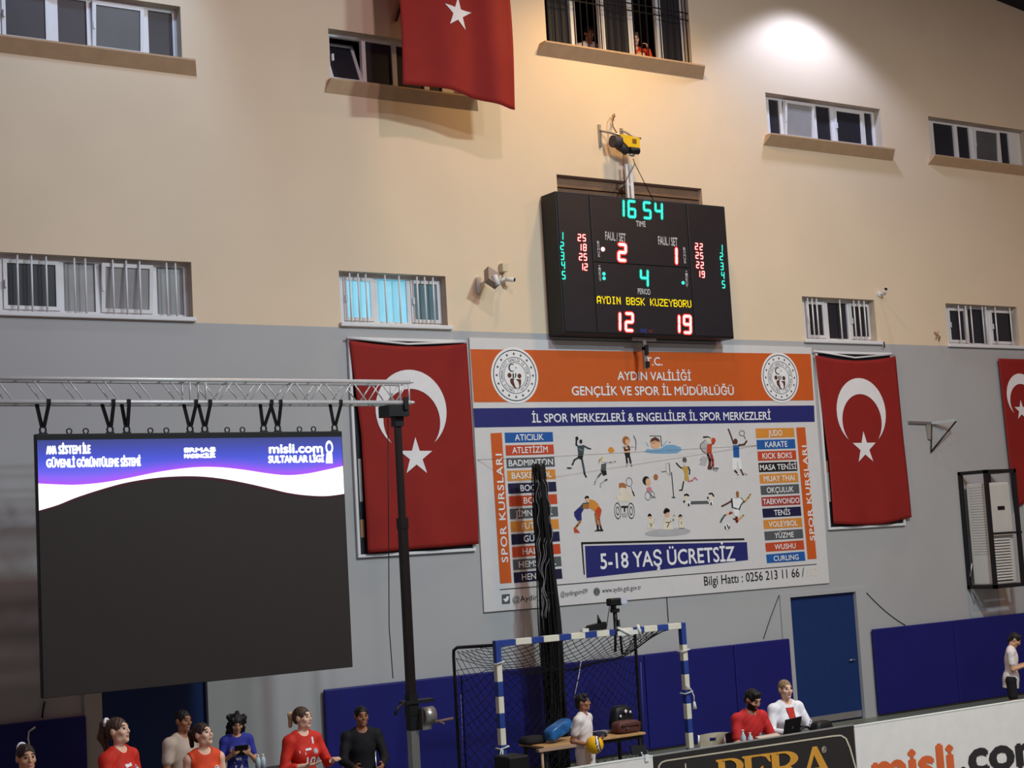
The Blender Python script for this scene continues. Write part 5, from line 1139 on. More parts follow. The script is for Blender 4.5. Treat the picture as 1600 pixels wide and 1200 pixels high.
    for p in torso[1:3]: G.add(p, .05, .017)
    for sd in 'LR':
        h_, k_, a_ = LG[sd]
        if legs == 'short': G.add(('c', h_, h_ + (k_ - h_) * .62, .092, .085), .03)
        else: G.add(('c', h_, k_, .092, .066), .03); G.add(('c', k_, a_ + [0, 0, .02], .066, .055), .02)
    G.plane(U((0, 0, .99)), RL @ np.array([0, 0, 1.0])); P, Q = G.mesh(); link_mesh('shorts' if legs == 'short' else 'trousers', P, Q, [CL[bottom]], r, Mw)
    for sd in 'LR':
        a_ = LG[sd][2]; G = Field(a_ - [.09, .14, .1], a_ + [.09, .26, .08], .008); G.add(('c', a_ + [0, -.035, -.035], a_ + [0, .15, -.045], .044, .040), .02); G.add(('c', a_, a_ + [0, 0, -.02], .046, .046), .02); G.plane(a_ + np.array([0, 0, -a_[2] + .002 / S_]), (0, 0, -1)); P, Q = G.mesh(); link_mesh('shoe', P, Q, [CL['shoe']], r, Mw)
    # hair
    st = hair[0]; G = Field(Hd((0, 0, 1.62)) - .36, Hd((0, 0, 1.62)) + .2, .0055)
    if st == 'buzz': G.add(('e', Hd((0, -.014, 1.672)), (.080, .098, .090), RH), .01); G.cut(('e', Hd((0, .10, 1.612)), (.078, .090, .108), RH)); G.cut(('e', Hd((0, .02, 1.56)), (.2, .15, .062), RH))
    elif st == 'short': G.add(('e', Hd((0, -.016, 1.675)), (.084, .102, .094), RH), .01); G.add(('e', Hd((0, -.075, 1.60)), (.055, .035, .055), RH), .03); G.add(('c', Hd((-.04, .04, 1.745)), Hd((.04, .04, 1.740)), .020, .022), .03); G.cut(('e', Hd((0, .108, 1.612)), (.076, .092, .108), RH)); [G.cut(('e', Hd((sg * .085, .01, 1.615)), (.03, .045, .05), RH)) for sg in (-1, 1)]
    elif st == 'curly':
        rg = random.Random(5); G.add(('e', Hd((0, -.02, 1.675)), (.095, .108, .095), RH), .02)
        for j in range(46):
            a = rg.uniform(-2.6, 2.6); zz = rg.uniform(1.50, 1.72); rr = .085 + .035 * rg.random(); G.add(('e', Hd((rr * math.sin(a), -.02 - rr * math.cos(a) * (1 if abs(a) < 1.7 else .6), zz)), (.03, .03, .034), RH), .012)
        G.cut(('e', Hd((0, .115, 1.605)), (.068, .075, .1), RH))
    else:
        G.add(('e', Hd((0, -.016, 1.672)), (.080, .100, .092), RH), .01); G.add(('e', Hd((0, -.07, 1.62)), (.055, .04, .05), RH), .03); G.cut(('e', Hd((0, .11, 1.612)), (.078, .094, .114), RH)); [G.cut(('e', Hd((sg * .085, .012, 1.612)), (.028, .04, .05), RH)) for sg in (-1, 1)]
        if st == 'pony': G.add(('c', Hd((0, -.09, 1.715)), Hd((0, -.135, 1.71)), .028, .032), .02); G.add(('c', Hd((0, -.14, 1.705)), Hd((0, -.165, 1.60)), .036, .042), .02); G.add(('c', Hd((0, -.165, 1.60)), Hd((0, -.12, 1.46)), .042, .018), .02)
        elif st == 'lowpony': G.add(('c', Hd((0, -.09, 1.66)), Hd((.0, -.15, 1.67)), .026, .030), .02); G.add(('c', Hd((0, -.15, 1.665)), Hd((0, -.155, 1.55)), .03, .022), .02)
        elif st == 'bun': G.add(('e', Hd((0, -.09, 1.72)), (.035, .035, .035), RH), .02)
        elif st == 'tail_side': G.add(('c', Hd((0, -.09, 1.64)), Hd((-.02, -.13, 1.60)), .024, .03), .02); G.add(('c', Hd((-.02, -.13, 1.60)), Hd((-.05, -.13, 1.50)), .03, .016), .02)
    P, Q = G.mesh(); P = P + .0024 * np.sin(P[:, [0]] * 160 + 3 * np.sin(P[:, [2]] * 40)) * np.sin(P[:, [1]] * 130 + P[:, [2]] * 25); ho = link_mesh('hair', P, Q, [HAIR[hair[1]], HAIR['streak']], r, Mw)
    if len(hair) > 2:
        if 'scrunchie' in hair[2]:
            mb = MB(); c = Hd((0, -.105, 1.735)); n = 10; mb.tube([tuple(Mw @ Vector(Hd((.034 * math.cos(t), -.108 + .012 * math.sin(t * 3) * .2, 1.722 + .034 * math.sin(t))))) for t in np.linspace(0, 2 * math.pi, 13)], .014 * S_, 8, caps=False); mb.build('hair_tie', CL['jacket'], r)
        if 'streak' in hair[2]:
            hl2 = (P[Q].mean(1) - U(hp)) @ RH + hp; ho.data.polygons.foreach_set('material_index', [int(v) for v in (hl2[:, 1] < -.115)])
    ctx = dict(pos=pos, root=r, M=Mw, U=U, Hd=Hd, S=S_, shirt=shirt, hands={h[0]: h for h in HANDS}, UA=UA, FA=FA)
    return ctx
from mathutils.bvhtree import BVHTree
def decal(ctx, name, polys, mats):
    """prints on the front of the shirt; polys: (material index, [(x, z) ...]) in body coordinates"""
    me = ctx['shirt'].data; tree = BVHTree.FromPolygons([v.co for v in me.vertices], [tuple(p.vertices) for p in me.polygons]); mb = MB(); M = ctx['M']
    for mi, pts, fs in polys:
        vs = []
        for x, z in pts:
            x = -x; o = M @ Vector(ctx['U']((x, .5, z))); d = (M.to_3x3() @ Vector((0, -1, 0))).normalized(); hit = tree.ray_cast(o, d); p = hit[0] if hit[0] is not None else M @ Vector(ctx['U']((x, .12, z)))
            vs.append(tuple(p - d * .0035))
        mb.add(vs, fs or [tuple(range(len(vs)))], mi)
    return mb.build(name, mats, ctx['root'])
def text_decal(s_, x, z, h, bold=.03):
    vs, fs = text_poly(s_, 0, 1.0, bold); w_ = max(v[0] for v in vs); return [(x + (v[0] - w_ / 2) * h, z + v[1] * h) for v in vs], fs
def quad(x, z, a, b, sk=0): return [(x - a, z - b - sk), (x + a, z - b + sk), (x + a, z + b + sk), (x - a, z + b - sk)]
def ringp(x, z, r, n=14): return [(x + r * math.cos(2 * math.pi * i / n), z + r * math.sin(2 * math.pi * i / n)) for i in range(n)]
VR, VT = Vector((.831, -.556, 0)), Vector((-.556, -.831, 0))     # image right, towards the camera
def facing(deg):
    """0: towards the camera, 90: towards image right, -90: image left"""
    v = VT * math.cos(math.radians(deg)) + VR * math.sin(math.radians(deg)); return (v.x, v.y)
def spot(px, py, z):  p = atz(px, py, z); return p
def crest(x, z): return [(0, ringp(x, z, .028), None), (1, ringp(x, z, .021), None), (0, ringp(x, z, .012), None)]
M_crest = [CL['jacket'], mat('crest_navy', (60, 50, 90), .7), CL['navy'], CL['jersey'] if 'jersey' in CL else CL['red']]

# players in front of the screen
def feet(px, py, H): p = atz(px, py, H - .005); return (p.x, p.y, 0)
c = person('woman in long red sleeves with a high brown ponytail, standing in profile', 1.86, (0, 0, 0), facing(62), 'fair', ('pony', 'brown', 'scrunchie'), 'red', 1.9, female=True, aim=(181, 1122), head=(12, -4),
           arms={'R': ((.25, .25, -1), (-.5, .9, -.2), None, .6), 'L': ((.2, .1, -1), (.0, .6, -.9), None, .5)})
decal(c, 'jersey_print', [(0, quad(-.01, 1.345, .04, .014, .004), None)] + crest(.085, 1.31), M_crest)
c = person('woman in a sleeveless orange jersey with dark hair tied back, looking right', 1.72, (0, 0, 0), facing(30), 'fair', ('lowpony', 'dark'), 'orange', 0, female=True, aim=(313, 1130), head=(32, -8))
decal(c, 'jersey_print', [(0, quad(-.005, 1.29, .045, .012, .012), None), (0, quad(.0, 1.235, .05, .018, 0), None), (0, ringp(-.06, 1.26, .012), None)] + crest(.09, 1.315), M_crest)
c = person('woman in red jersey number 10 clapping beside the lift mast', 1.70, (0, 0, 0), facing(36), 'fair', ('lowpony', 'brown', 'streak'), 'red', 1.5, female=True, aim=(471, 1105), head=(30, 2), wide=1.02,
           arms={'R': ((.30, .12, -.95), (-1.0, .85, .12), (-.3, 0, 1), .25), 'L': ((.30, .30, -.9), (-.22, .95, .22), (.2, -.2, -1), .3)})
nv, nf = text_decal('10', .015, 1.135, .10)
decal(c, 'jersey_number', [(0, nv, nf)], M_crest); decal(c, 'jersey_print', [(0, quad(-.005, 1.315, .035, .011, .002), None), (0, quad(-.075, 1.285, .035, .013, -.012), None), (0, quad(.075, 1.40, .012, .035, 0), None)] + crest(.08, 1.29), M_crest)
person('woman with dark tied-back hair and a white hair tie, low at the left edge', 1.76, (0, 0, 0), facing(28), 'mid', ('bun', 'dark', 'scrunchie'), 'red', 1.8, female=True, aim=(40, 1164), head=(10, 4))
# staff and spectators behind them
person('man in a beige short-sleeved shirt standing half hidden below the big screen', 1.70, (0, 0, 0), facing(48), 'tan', ('buzz', 'black'), 'beige', .62, legs='long', aim=(286, 1110), head=(8, 8))
c = person('woman with dark curly hair in a blue T-shirt looking at her phone', 1.53, (0, 0, 0), facing(20), 'mid', ('curly', 'black'), 'blue', .6, legs='long', female=True, aim=(370, 1118), head=(0, 26),
           arms={'R': ((.25, .2, -1), (-.55, .85, .55), (-.5, .1, .4), .7), 'L': ((.25, .2, -1), (-.55, .85, .55), (-.5, .1, .4), .7)})
nv, nf = text_decal('WE', .0, 1.16, .035); decal(c, 'shirt_print', [(0, nv, nf), (0, quad(0, 1.13, .06, .008), None), (0, quad(0, 1.08, .05, .02), None)], M_crest)
ph = c['M'] @ Vector((c['FA']['R'][1] + c['FA']['L'][1]) / 2 + np.array([0, .07, .06])); q = Matrix.Rotation(math.atan2(-facing(20)[0], facing(20)[1]), 3, 'Z') @ Matrix.Rotation(math.radians(50), 3, 'X')
r_ = thing('phone', 'dark phone held up by the woman in the blue T-shirt', 'phone', ph); mb = MB(); box_rot(mb, ph, (.075, .16 * .5, .006), q); mb.build('case', M_black, r_); mb = MB(); box_rot(mb, ph + q @ Vector((0, 0, .0068)), (.068, .072, .0006), q); mb.build('screen', M_glass, r_)
def seat_at(px, py, z): p = atz(px, py, z); return (p.x, p.y, 0)
blk_ = person('man in black long-sleeved top seated against the navy pad beside the lift mast', 1.80, (0, 0, 0), facing(18), 'tan', ('buzz', 'black'), 'black', 1.9, 'black', 'long', sit=True, lean=4, aim=(564, 1104), head=(6, 4),
       arms={'R': ((.25, .35, -1), (-.35, .9, -.25), None, .5), 'L': ((.25, .35, -1), (-.35, .9, -.25), None, .5)})
boy = person('boy in a white T-shirt standing in profile holding the yellow volleyball', 1.46, (0, 0, 0), facing(66), 'tan', ('short', 'black'), 'white', .62, 'white', 'short', aim=(909, 1085), head=(12, 2), hem=.66,
       arms={'R': ((.14, -.30, -1), (-.28, 1.0, -.28), (-.55, .1, .6), .35), 'L': ((.12, -.05, -1), (-.55, .75, .0), (-.5, .1, .5), .4)})
red_ = person('man with a dark beard in a red polo seated writing at the table', 1.78, (0, 0, 0), facing(28), 'mid', ('short', 'black'), 'polo', .75, 'black', 'long', sit=True, lean=8, aim=(1180, 1080), head=(12, 24), beard=True,
       arms={'R': ((.25, .30, -1), (-.25, .95, .05), (0, 0, -1), .6), 'L': ((.25, .35, -1), (-.3, .95, .05), (0, 0, -1), .5)})
decal(red_, 'shirt_print', crest(.085, 1.27) + [(0, quad(-.06, 1.27, .02, .004, .003), None)], M_crest)
wht_ = c = person('woman in a white jacket over red, seated at the black laptop', 1.74, (0, 0, 0), facing(22), 'fair', ('tail_side', 'blond'), 'jacket', 1.92, 'black', 'long', female=True, sit=True, lean=3, aim=(1226, 1063), head=(2, 2), wide=1.16,
       arms={'R': ((.3, .30, -1), (-.25, .95, .02), (0, 0, -1), .5), 'L': ((.35, .35, -1), (-.15, .95, .02), (0, 0, -1), .5)})
def band(zs, lf, rt, n=3):
    pts = [(lf(z) + (rt(z) - lf(z)) * i / n, z) for z in zs for i in range(n + 1)]; W = n + 1
    return pts, [(j * W + i, j * W + i + 1, (j + 1) * W + i + 1, (j + 1) * W + i) for j in range(len(zs) - 1) for i in range(n)]
zz = [1.445 - .025 * i for i in range(15)]
decal(c, 'jacket_opening', [(3, *band(zz, lambda z: -.046 + .15 * (1.445 - z), lambda z: .054 - .08 * (1.445 - z))), (2, *band(zz, lambda z: -.056 + .15 * (1.445 - z), lambda z: -.046 + .15 * (1.445 - z), 1)), (2, *band(zz, lambda z: .054 - .08 * (1.445 - z), lambda z: .062 - .08 * (1.445 - z), 1)), (1, ringp(.105, 1.31, .012), None), (2, quad(-.09, 1.29, .016, .003, .004), None)], M_crest)
person('boy in a white T-shirt and black shorts, head bowed, at the right edge', 1.52, (0, 0, 0), facing(72), 'mid', ('short', 'black'), 'white', .62, 'black', 'short', aim=(1591, 991), head=(5, 34), lean=6, hem=.78,
       arms={'R': ((.1, .05, -1), (-.2, .9, .25), None, .6), 'L': ((.1, .2, -1), (-.3, .95, .3), None, .5)})
# spectators at the tall window
FZ = 10.0
hp_ = at(921, 52, .62); person('person in a pale shirt leaning at the tall window, hand at the chin', 1.70, (hp_.x, .62 + .1, hp_.z - 1.60), facing(20), 'tan', ('short', 'black'), 'white', 1.9, 'black', 'long', lean=10, head=(0, 10), hcell=.008,
       arms={'L': ((.2, .6, -.7), (-.35, .3, 1), None, .7), 'R': ((.3, .7, -.6), (-.9, .5, .1), None, .5)})
hp_ = at(994, 60, .55); person('person in an orange top leaning on the sill of the tall window', 1.66, (hp_.x, .55 + .1, hp_.z - 1.57), facing(10), 'fair', ('short', 'brown'), 'orange', 1.9, 'black', 'long', lean=10, head=(0, 8), hcell=.008,
       arms={'L': ((.25, .5, -.8), (-.3, .3, 1), None, .7), 'R': ((.3, .7, -.6), (-.9, .5, .1), None, .5)})

# ------------------------------------------------------------------ ball, tables, bags, seats
def hand_mid(ctx): return ctx['M'] @ Vector((ctx['FA']['R'][1] + ctx['FA']['L'][1]) / 2)
bp = at(929, 1164, -4.0); wr = boy['M'] @ Vector(boy['FA']['R'][1]); 
M_by, M_bb = mat('ball_yellow', (242, 178, 22), .45, var=.03), mat('ball_navy', (40, 34, 52), .45)
M_bw = mat('ball_white', (224, 208, 200), .5)
ballc = Vector((0, 0, 0))
def volleyball(c, R, label):
    r = thing('volleyball', label, 'ball', c); nu, nv = 48, 28
    zx = (VR * .97 + VT * .2).normalized(); up = Vector((.12, .1, 1)).normalized(); zx = (zx - up * zx.dot(up)).normalized(); zy = up.cross(zx)
    for nm, mt, sel in (('yellow_panel', M_by, lambda a: a < .34 or a > .80), ('navy_panel', M_bb, lambda a: .34 <= a < .44 or .64 < a <= .80), ('pale_panel', M_bw, lambda a: .44 <= a <= .64)):
        mb = MB()
        for i in range(nu):
            for j in range(nv):
                t0, t1 = 2 * math.pi * i / nu, 2 * math.pi * (i + 1) / nu; p0, p1 = math.pi * j / nv, math.pi * (j + 1) / nv
                d = lambda t, p: zx * (math.sin(p) * math.cos(t)) + zy * (math.sin(p) * math.sin(t)) + up * math.cos(p)
                m = d((t0 + t1) / 2, (p0 + p1) / 2); a = math.asin(max(-1, min(1, m.dot((zx * .95 + VT * .0).normalized())))) + .25 * m.dot(up)
                if not sel(a): continue
                q = [Vector(c) + d(t, p) * R for t, p in ((t0, p0), (t0, p1), (t1, p1), (t1, p0))]
                if j == 0: q = [q[0], q[1], q[2]]
                elif j == nv - 1: q = [q[0], q[1], q[3]]
                mb.add(q, [tuple(range(len(q)))], 0, True)
        mb.build(nm, mt, r)
    return r
vb = hand_mid(boy); dy = bp.y
vc = at(929, 1164, wr.y - .10); volleyball(vc, .105, 'yellow and navy volleyball in the arms of the boy in white')
M_leg = mat('dark_steel', (44, 38, 38), .5)
def table(label, x0, x1, y0, y1, z, top_m, th=.03):
    r = thing('table', label, 'table', ((x0 + x1) / 2, (y0 + y1) / 2, 0)); mb = MB(); mb.bbox((x0, y0, z - th), (x1, y1, z), .006); mb.build('tabletop', top_m, r)
    for x in (x0 + .06, x1 - .06):
        for y in (y0 + .06, y1 - .06): mb = MB(); mb.box((x - .018, y - .018, 0), (x + .018, y + .018, z - th)); mb.build('leg', M_leg, r)
    mb = MB(); mb.box((x0 + .05, y0 + .05, z - th - .05), (x1 - .05, y0 + .07, z - th)); mb.box((x0 + .05, y1 - .07, z - th - .05), (x1 - .05, y1 - .05, z - th)); mb.build('apron', M_leg, r)
    return r
tR = atz(1006, 1143.5, .75); tx1 = tR.x; ty0 = tR.y - .02
table('wooden table with bags on it inside the goal', tx1 - 1.62, tx1, ty0 - .02, ty0 + .55, .75, M_wood)
q0, q1 = atz(823, 1156, .745), atz(868, 1162, .745)
mb = MB(); mb.prism([(tx1 - 1.75, ty0 - .10, .70), (tx1 - 1.02, ty0 - .10, .70), (tx1 - 1.02, ty0 - .10, .735), (tx1 - 1.75, ty0 - .10, .735)], (0, .06, 0)); mb.tube([(tx1 - 1.1, ty0 - .06, .70), (tx1 - 1.08, ty0 - .06, .02)], .018, 8); mb.tube([(tx1 - 1.68, ty0 - .06, .70), (tx1 - 1.68, ty0 - .06, .02)], .018, 8); mb.box((tx1 - 1.72, ty0 - .09, 0), (tx1 - 1.0, ty0 - .05, .03))
tag(mb.build('barrier_rail', mat('pale_wood', (176, 140, 118), .6)), 'pale wooden rail standing left of the table, behind the boy', 'rail')
def soft(name, mb_fn, mats, parent): mb = MB(); mb_fn(mb); return mb.build(name, mats, parent)
def bagmesh(c, half, tap=.8, n=3, rotz=0.0, tilt=0.0):
    bm = bmesh.new(); bmesh.ops.create_cube(bm, size=2); bmesh.ops.subdivide_edges(bm, edges=list(bm.edges), cuts=n, use_grid_fill=True)
    R = Matrix.Rotation(rotz, 3, 'Z') @ Matrix.Rotation(tilt, 3, 'Y')
    for v in bm.verts:
        p = v.co.copy(); l = max(abs(p.x), abs(p.y), abs(p.z)); s_ = (abs(p.x) ** 5 + abs(p.y) ** 5 + abs(p.z) ** 5) ** (1 / 5); p /= s_; k = 1 - (1 - tap) * (p.z + 1) / 2; w_ = 1 + .03 * math.sin(9 * p.x + 7 * p.z)
        v.co = Vector(c) + R @ Vector((p.x * half[0] * k, p.y * half[1] * k * w_, p.z * half[2]))
    return bm
TZ = .75
c = at(978, 1139, ty0 + .16); r = thing('briefcase', 'brown leather briefcase at the right end of the goal table', 'bag', (c.x, ty0 + .16, TZ)); M_lea = mat('brown_leather', (96, 56, 50), .45, var=.15)
mb = MB(); mb.bm(bagmesh((c.x, ty0 + .16, TZ + .082), (.20, .12, .08), .9), 0, True); mb.build('body', M_lea, r); mb = MB(); mb.bbox((c.x - .15, ty0 + .028, TZ + .10), (c.x + .15, ty0 + .042, TZ + .14), .004); mb.build('flap', M_lea, r); mb = MB(); mb.box((c.x - .09, ty0 + .02, TZ + .07), (c.x - .06, ty0 + .03, TZ + .085)); mb.build('clasp', M_steel, r)
c = at(972, 1122, ty0 + .40); r = thing('backpack', 'black bag with white tags standing behind the brown briefcase', 'bag', (c.x, ty0 + .42, TZ)); mb = MB(); mb.bm(bagmesh((c.x, ty0 + .42, TZ + .165), (.19, .10, .163), .7), 0, True); mb.build('body', M_black, r)
for dx, z, s_ in ((-.09, .20, .018), (.0, .255, .024), (.075, .24, .018)):
    mb = MB(); mb.ball((c.x + dx, ty0 + .31, TZ + z), s_, 0, 10, (1, .4, 1)); mb.build('tag', CL['jacket'], r)
c = at(872, 1136, ty0 + .2); r = thing('plastic_bag', 'blue shiny plastic bag lying on the table behind the boy', 'bag', (c.x, ty0 + .2, TZ)); M_blu = mat('blue_plastic', (38, 92, 150), .25, var=.4, scale=14)
mb = MB(); mb.bm(bagmesh((c.x, ty0 + .2, TZ + .16), (.23, .11, .08), .8, 5, .1, -.36), 0, True); mb.build('body', M_blu, r); mb = MB(); mb.prism([(c.x + .12, ty0 + .09, TZ + .16), (c.x + .2, ty0 + .07, TZ + .18), (c.x + .24, ty0 + .08, TZ + .3), (c.x + .18, ty0 + .09, TZ + .28)], (0, .02, 0)); mb.build('folded_corner', mat('pale_plastic', (150, 170, 190), .3), r)
c = at(855, 1148, ty0 + .25); mb = MB(); mb.bm(bagmesh((c.x - .16, ty0 + .36, TZ + .051), (.18, .13, .05), .8), 0, True); tag(mb.build('folded_jacket', CL['black']), 'black folded jacket under the blue plastic bag on the table', 'jacket')
c = at(930, 1147, ty0 + .2); mb = MB(); mb.bm(bagmesh((c.x, ty0 + .12, TZ + .035), (.10, .09, .034), .8), 0, True); tag(mb.build('pouch', CL['navy']), 'small dark pouch on the table beside the ball', 'pouch')
mb = MB(); c = at(945, 1142, ty0 + .35); mb.bbox((c.x - .16, ty0 + .30, TZ + .001), (c.x + .10, ty0 + .5, TZ + .03), .005); tag(mb.build('folder', M_grey_pl), 'grey folder lying on the table left of the briefcase', 'folder')
c = at(783, 1185, -3.0); mb = MB(); mb.bbox((c.x + .05, -3.1, 0), (c.x + .35, -2.75, at(800, 1181, -3.0).z), .02); tag(mb.build('equipment_case', M_black), 'dark equipment case on the floor beside the left goal post', 'case')
# officials' table in front of the two seated people
tl_ = atz(1150, 1153, .76); OY0, OY1 = -5.50, -4.88
table('dark officials table behind the advertising boards', 12.35, 15.4, OY0, OY1, .74, M_leg)
c = at(1232, 1146, -5.1); r = thing('laptop', 'black open laptop before the woman in the white jacket', 'laptop', (c.x, -5.15, .74))
R2 = Matrix.Rotation(math.radians(16), 3, 'Z'); lc = Vector((c.x, -5.12, .74)); mb = MB(); box_rot(mb, lc + R2 @ Vector((0, .10, .012)), (.18, .12, .011), R2); mb.build('base', M_black, r)
lidR = R2 @ Matrix.Rotation(math.radians(14), 3, 'X'); mb = MB(); box_rot(mb, lc + R2 @ Vector((0, -.04, .13)), (.185, .007, .125), lidR); lid = mb.build('lid', M_black, r)
mb = MB(); box_rot(mb, lc + R2 @ Vector((0, -.04, .13)) + lidR @ Vector((.0, -.0075, .01)), (.012, .0006, .014), lidR); mb.build('lid_mark', M_steel, lid)
c = at(1192, 1152, -5.2); mb = MB(); R3 = Matrix.Rotation(math.radians(8), 3, 'Z') @ Matrix.Rotation(math.radians(24), 3, 'X'); box_rot(mb, (c.x + .02, -5.37, .80), (.20, .13, .004), R3); r = thing('clipboard', 'grey clipboard propped in front of the man in red', 'clipboard', (c.x, -5.37, .74)); mb.build('board', M_grey_pl, r); mb = MB(); box_rot(mb, Vector((c.x + .02, -5.37, .80)) + R3 @ Vector((0, 0, .006)), (.19, .12, .002), R3); mb.build('paper', CL['beige'], r)
M_bot = mat('clear_bottle', (190, 200, 206), .08, spec=.6, var=.1)
for px_, lab in ((1161, 'clear water bottle at the left end of the officials table'), (1172, 'second clear water bottle, beside the writing hand of the man in red')):
    c = at(px_, 1150, -5.35); r = thing('water_bottle', lab, 'bottle', (c.x, -5.35, .74), 'water bottles on the officials table'); mb = MB(); h = 1 if px_ == 1161 else .8; mb.tube([(c.x, -5.35, .741), (c.x, -5.35, .741 + .15 * h), (c.x, -5.35, .741 + .19 * h), (c.x, -5.35, .741 + .21 * h)], [.033, .033, .014, .013], 14); mb.build('bottle_body', M_bot, r); mb = MB(); mb.tube([(c.x, -5.35, .741 + .211 * h), (c.x, -5.35, .741 + .228 * h)], .015, 12); mb.build('cap', M_white, r)
c = at(1283, 1129, -5.15); mb = MB(); mb.bm(bagmesh((c.x, -5.15, .74 + .085), (.17, .10, .083), .7, 4), 0, True); r = thing('black_bag', 'round black bag on the officials table right of the laptop', 'bag', (c.x, -5.15, .74)); mb.build('body', M_black, r)
mb = MB(); mb.tube([(c.x - .2 + .1 * math.cos(t), -5.1 + .03, .75 + .09 * abs(math.sin(t)) + .01) for t in np.linspace(0, math.pi, 10)], .014, 6); mb.build('strap', M_black, r)
c = at(1267, 1128, -5.0); mb = MB(); mb.tube([(c.x, -5.0, .741), (c.x, -5.0, .86), (c.x, -5.0, .89)], [.03, .03, .014], 12); r = thing('water_bottle', 'clear water bottle between the laptop and the round black bag', 'bottle', (c.x, -5.0, .74), 'water bottles on the officials table'); mb.build('bottle_body', M_bot, r); mb = MB(); mb.tube([(c.x, -5.0, .891), (c.x, -5.0, .91)], .015, 12); mb.build('cap', M_white, r)
# chairs
def chair(label, x, y, rz, shell, group=None, holes=True):
    r = thing('chair', label, 'chair', (x, y, 0), group); M = Matrix.Translation((x, y, 0)) @ Matrix.Rotation(rz, 4, 'Z')
    def mb_t(mb): mb.v = [tuple(M @ Vector(p)) for p in mb.v]; return mb
    mb = MB(); mb.bbox((-.21, -.2, .43), (.21, .22, .455), .01); mb_t(mb).build('seat', shell, r)
    for sx_ in (-1, 1):
        for sy_ in (-1, 1):
            mb = MB(); mb.tube([(sx_ * .19, sy_ * .19, .43), (sx_ * .21, sy_ * .24, .0)], .013, 8); mb_t(mb).build('leg', M_alu, r)
        mb = MB(); mb.tube([(sx_ * .20, -.2, .44), (sx_ * .21, -.26, .84)], .013, 8); mb_t(mb).build('back_post', M_alu, r)
    mb = MB(); n = 10; P = []
    for j in range(9):
        z = .52 + .32 * j / 8
        for i in range(n + 1): u = -1 + 2 * i / n; P.append((u * (.185 + .015 * j / 8), -.22 - .045 * j / 8 - .03 * (1 - u * u), z + (.02 * (1 - u * u) if j == 8 else 0)))
    W = n + 1; m = len(P); fs = [(j * W + i, j * W + i + 1, (j + 1) * W + i + 1, (j + 1) * W + i) for j in range(8) for i in range(n)]
    if holes: fs = [f for f in fs if f not in [(6 * W + i, 6 * W + i + 1, 7 * W + i + 1, 7 * W + i) for i in (3, 4)]]
    P2 = [(a, b - .008, c_) for a, b, c_ in P]; mb.add(P + P2, fs + [tuple(m + k for k in reversed(f)) for f in fs], 0, True); mb_t(mb).build('backrest', shell, r)
    if holes:
        mb = MB(); pts = [(-.13 + .26 * i / 14, 0, .69 + .028 * math.sin(2 * math.pi * i / 14)) for i in range(15)]; mb.tube([(a, -.22 - .045 * (c_ - .52) / .32 - .03 * (1 - (a / .19) ** 2) + .003, c_) for a, b, c_ in pts], .008, 6); o = mb_t(mb).build('backrest_slot', M_black, r)
    return r
p = atz(1104, 1142, .85); fx, fy = facing(15)
chair('empty beige plastic chair with a wavy slot, left of the man in red', p.x, p.y, math.atan2(-fx, fy) + math.pi, M_beige_pl)
for ctx_, lab, mt, fd in ((red_, 'dark chair under the man in the red polo', CL['navy'], 28), (wht_, 'dark chair under the woman in the white jacket', CL['navy'], 22), (blk_, 'blue plastic chair under the seated man in black', mat('blue_seat', (58, 64, 140), .5), 18)):
    fx, fy = facing(fd); chair(lab, ctx_['pos'][0] + .06 * fx, ctx_['pos'][1] + .06 * fy, math.atan2(-fx, fy), mt, None, False)
# small dark bench with bottles between the players
c = at(408, 1192, -3.2); table('small dark table with bottles between the curly-haired woman and the clapping player', c.x - .32, c.x + .32, -3.4, -3.0, at(408, 1205, -3.3).z, M_leg)
for k, (px_, lab) in enumerate(((403, 'clear bottle on the small dark table, nearer the curly-haired woman'), (411, 'clear bottle on the small dark table, nearer the clapping player'))):
    c = at(px_, 1190, -3.2); z0_ = at(408, 1205, -3.3).z; r = thing('water_bottle', lab, 'bottle', (c.x, -3.2, z0_), 'bottles on the small dark table'); mb = MB(); mb.tube([(c.x, -3.2, z0_ + .001), (c.x, -3.2, z0_ + .11), (c.x, -3.2, z0_ + .15)], [.03, .03, .013], 12); mb.build('bottle_body', M_bot, r); mb = MB(); mb.tube([(c.x, -3.2, z0_ + .151), (c.x, -3.2, z0_ + .168)], .015, 10); mb.build('cap', M_white, r)

# ------------------------------------------------------------------ advertising boards
YAD = -6.2
M_adw = mat('ad_white', (226, 214, 210), .6, var=.03); M_add = mat('ad_brown', (44, 38, 38), .5, var=.05); M_gold = mat('ad_gold', (212, 146, 56), .45, var=.08); M_line = mat('ad_line', (196, 178, 156), .5); M_ado = mat('ad_orange', (212, 96, 50), .6); M_adk = mat('ad_charcoal', (46, 40, 42), .6)
def board(label, xa, xb, zt, m, zb=.04):
    r = thing('advertising_board', label, 'advertising board', ((xa + xb) / 2, YAD, 0)); mb = MB(); mb.bbox((xa + .004, YAD, zb), (xb - .004, YAD + .035, zt), .006); mb.build('panel', m, r)
    mb = MB(); mb.box((xa + .004, YAD - .004, zt - .0), (xb - .004, YAD + .039, zt + .012)); mb.build('top_edge', M_alu if m is M_add else M_white, r)
    for x in (xa + .3, (xa + xb) / 2, xb - .3):
        mb = MB(); mb.tube([(x, YAD + .03, zt - .15), (x, YAD + .42, .02)], .012, 6); mb.tube([(x, YAD + .03, .02), (x, YAD + .45, .02)], .012, 6); mb.build('support', M_leg, r)
    return r
pA, pB, pC = at(1020.5, 1182, YAD), at(1334, 1134, YAD), at(1600, 1096, YAD)
board('plain white advertising board left of the dark one with gold letters', pA.x - 2.96, pA.x, pA.z, M_adw)
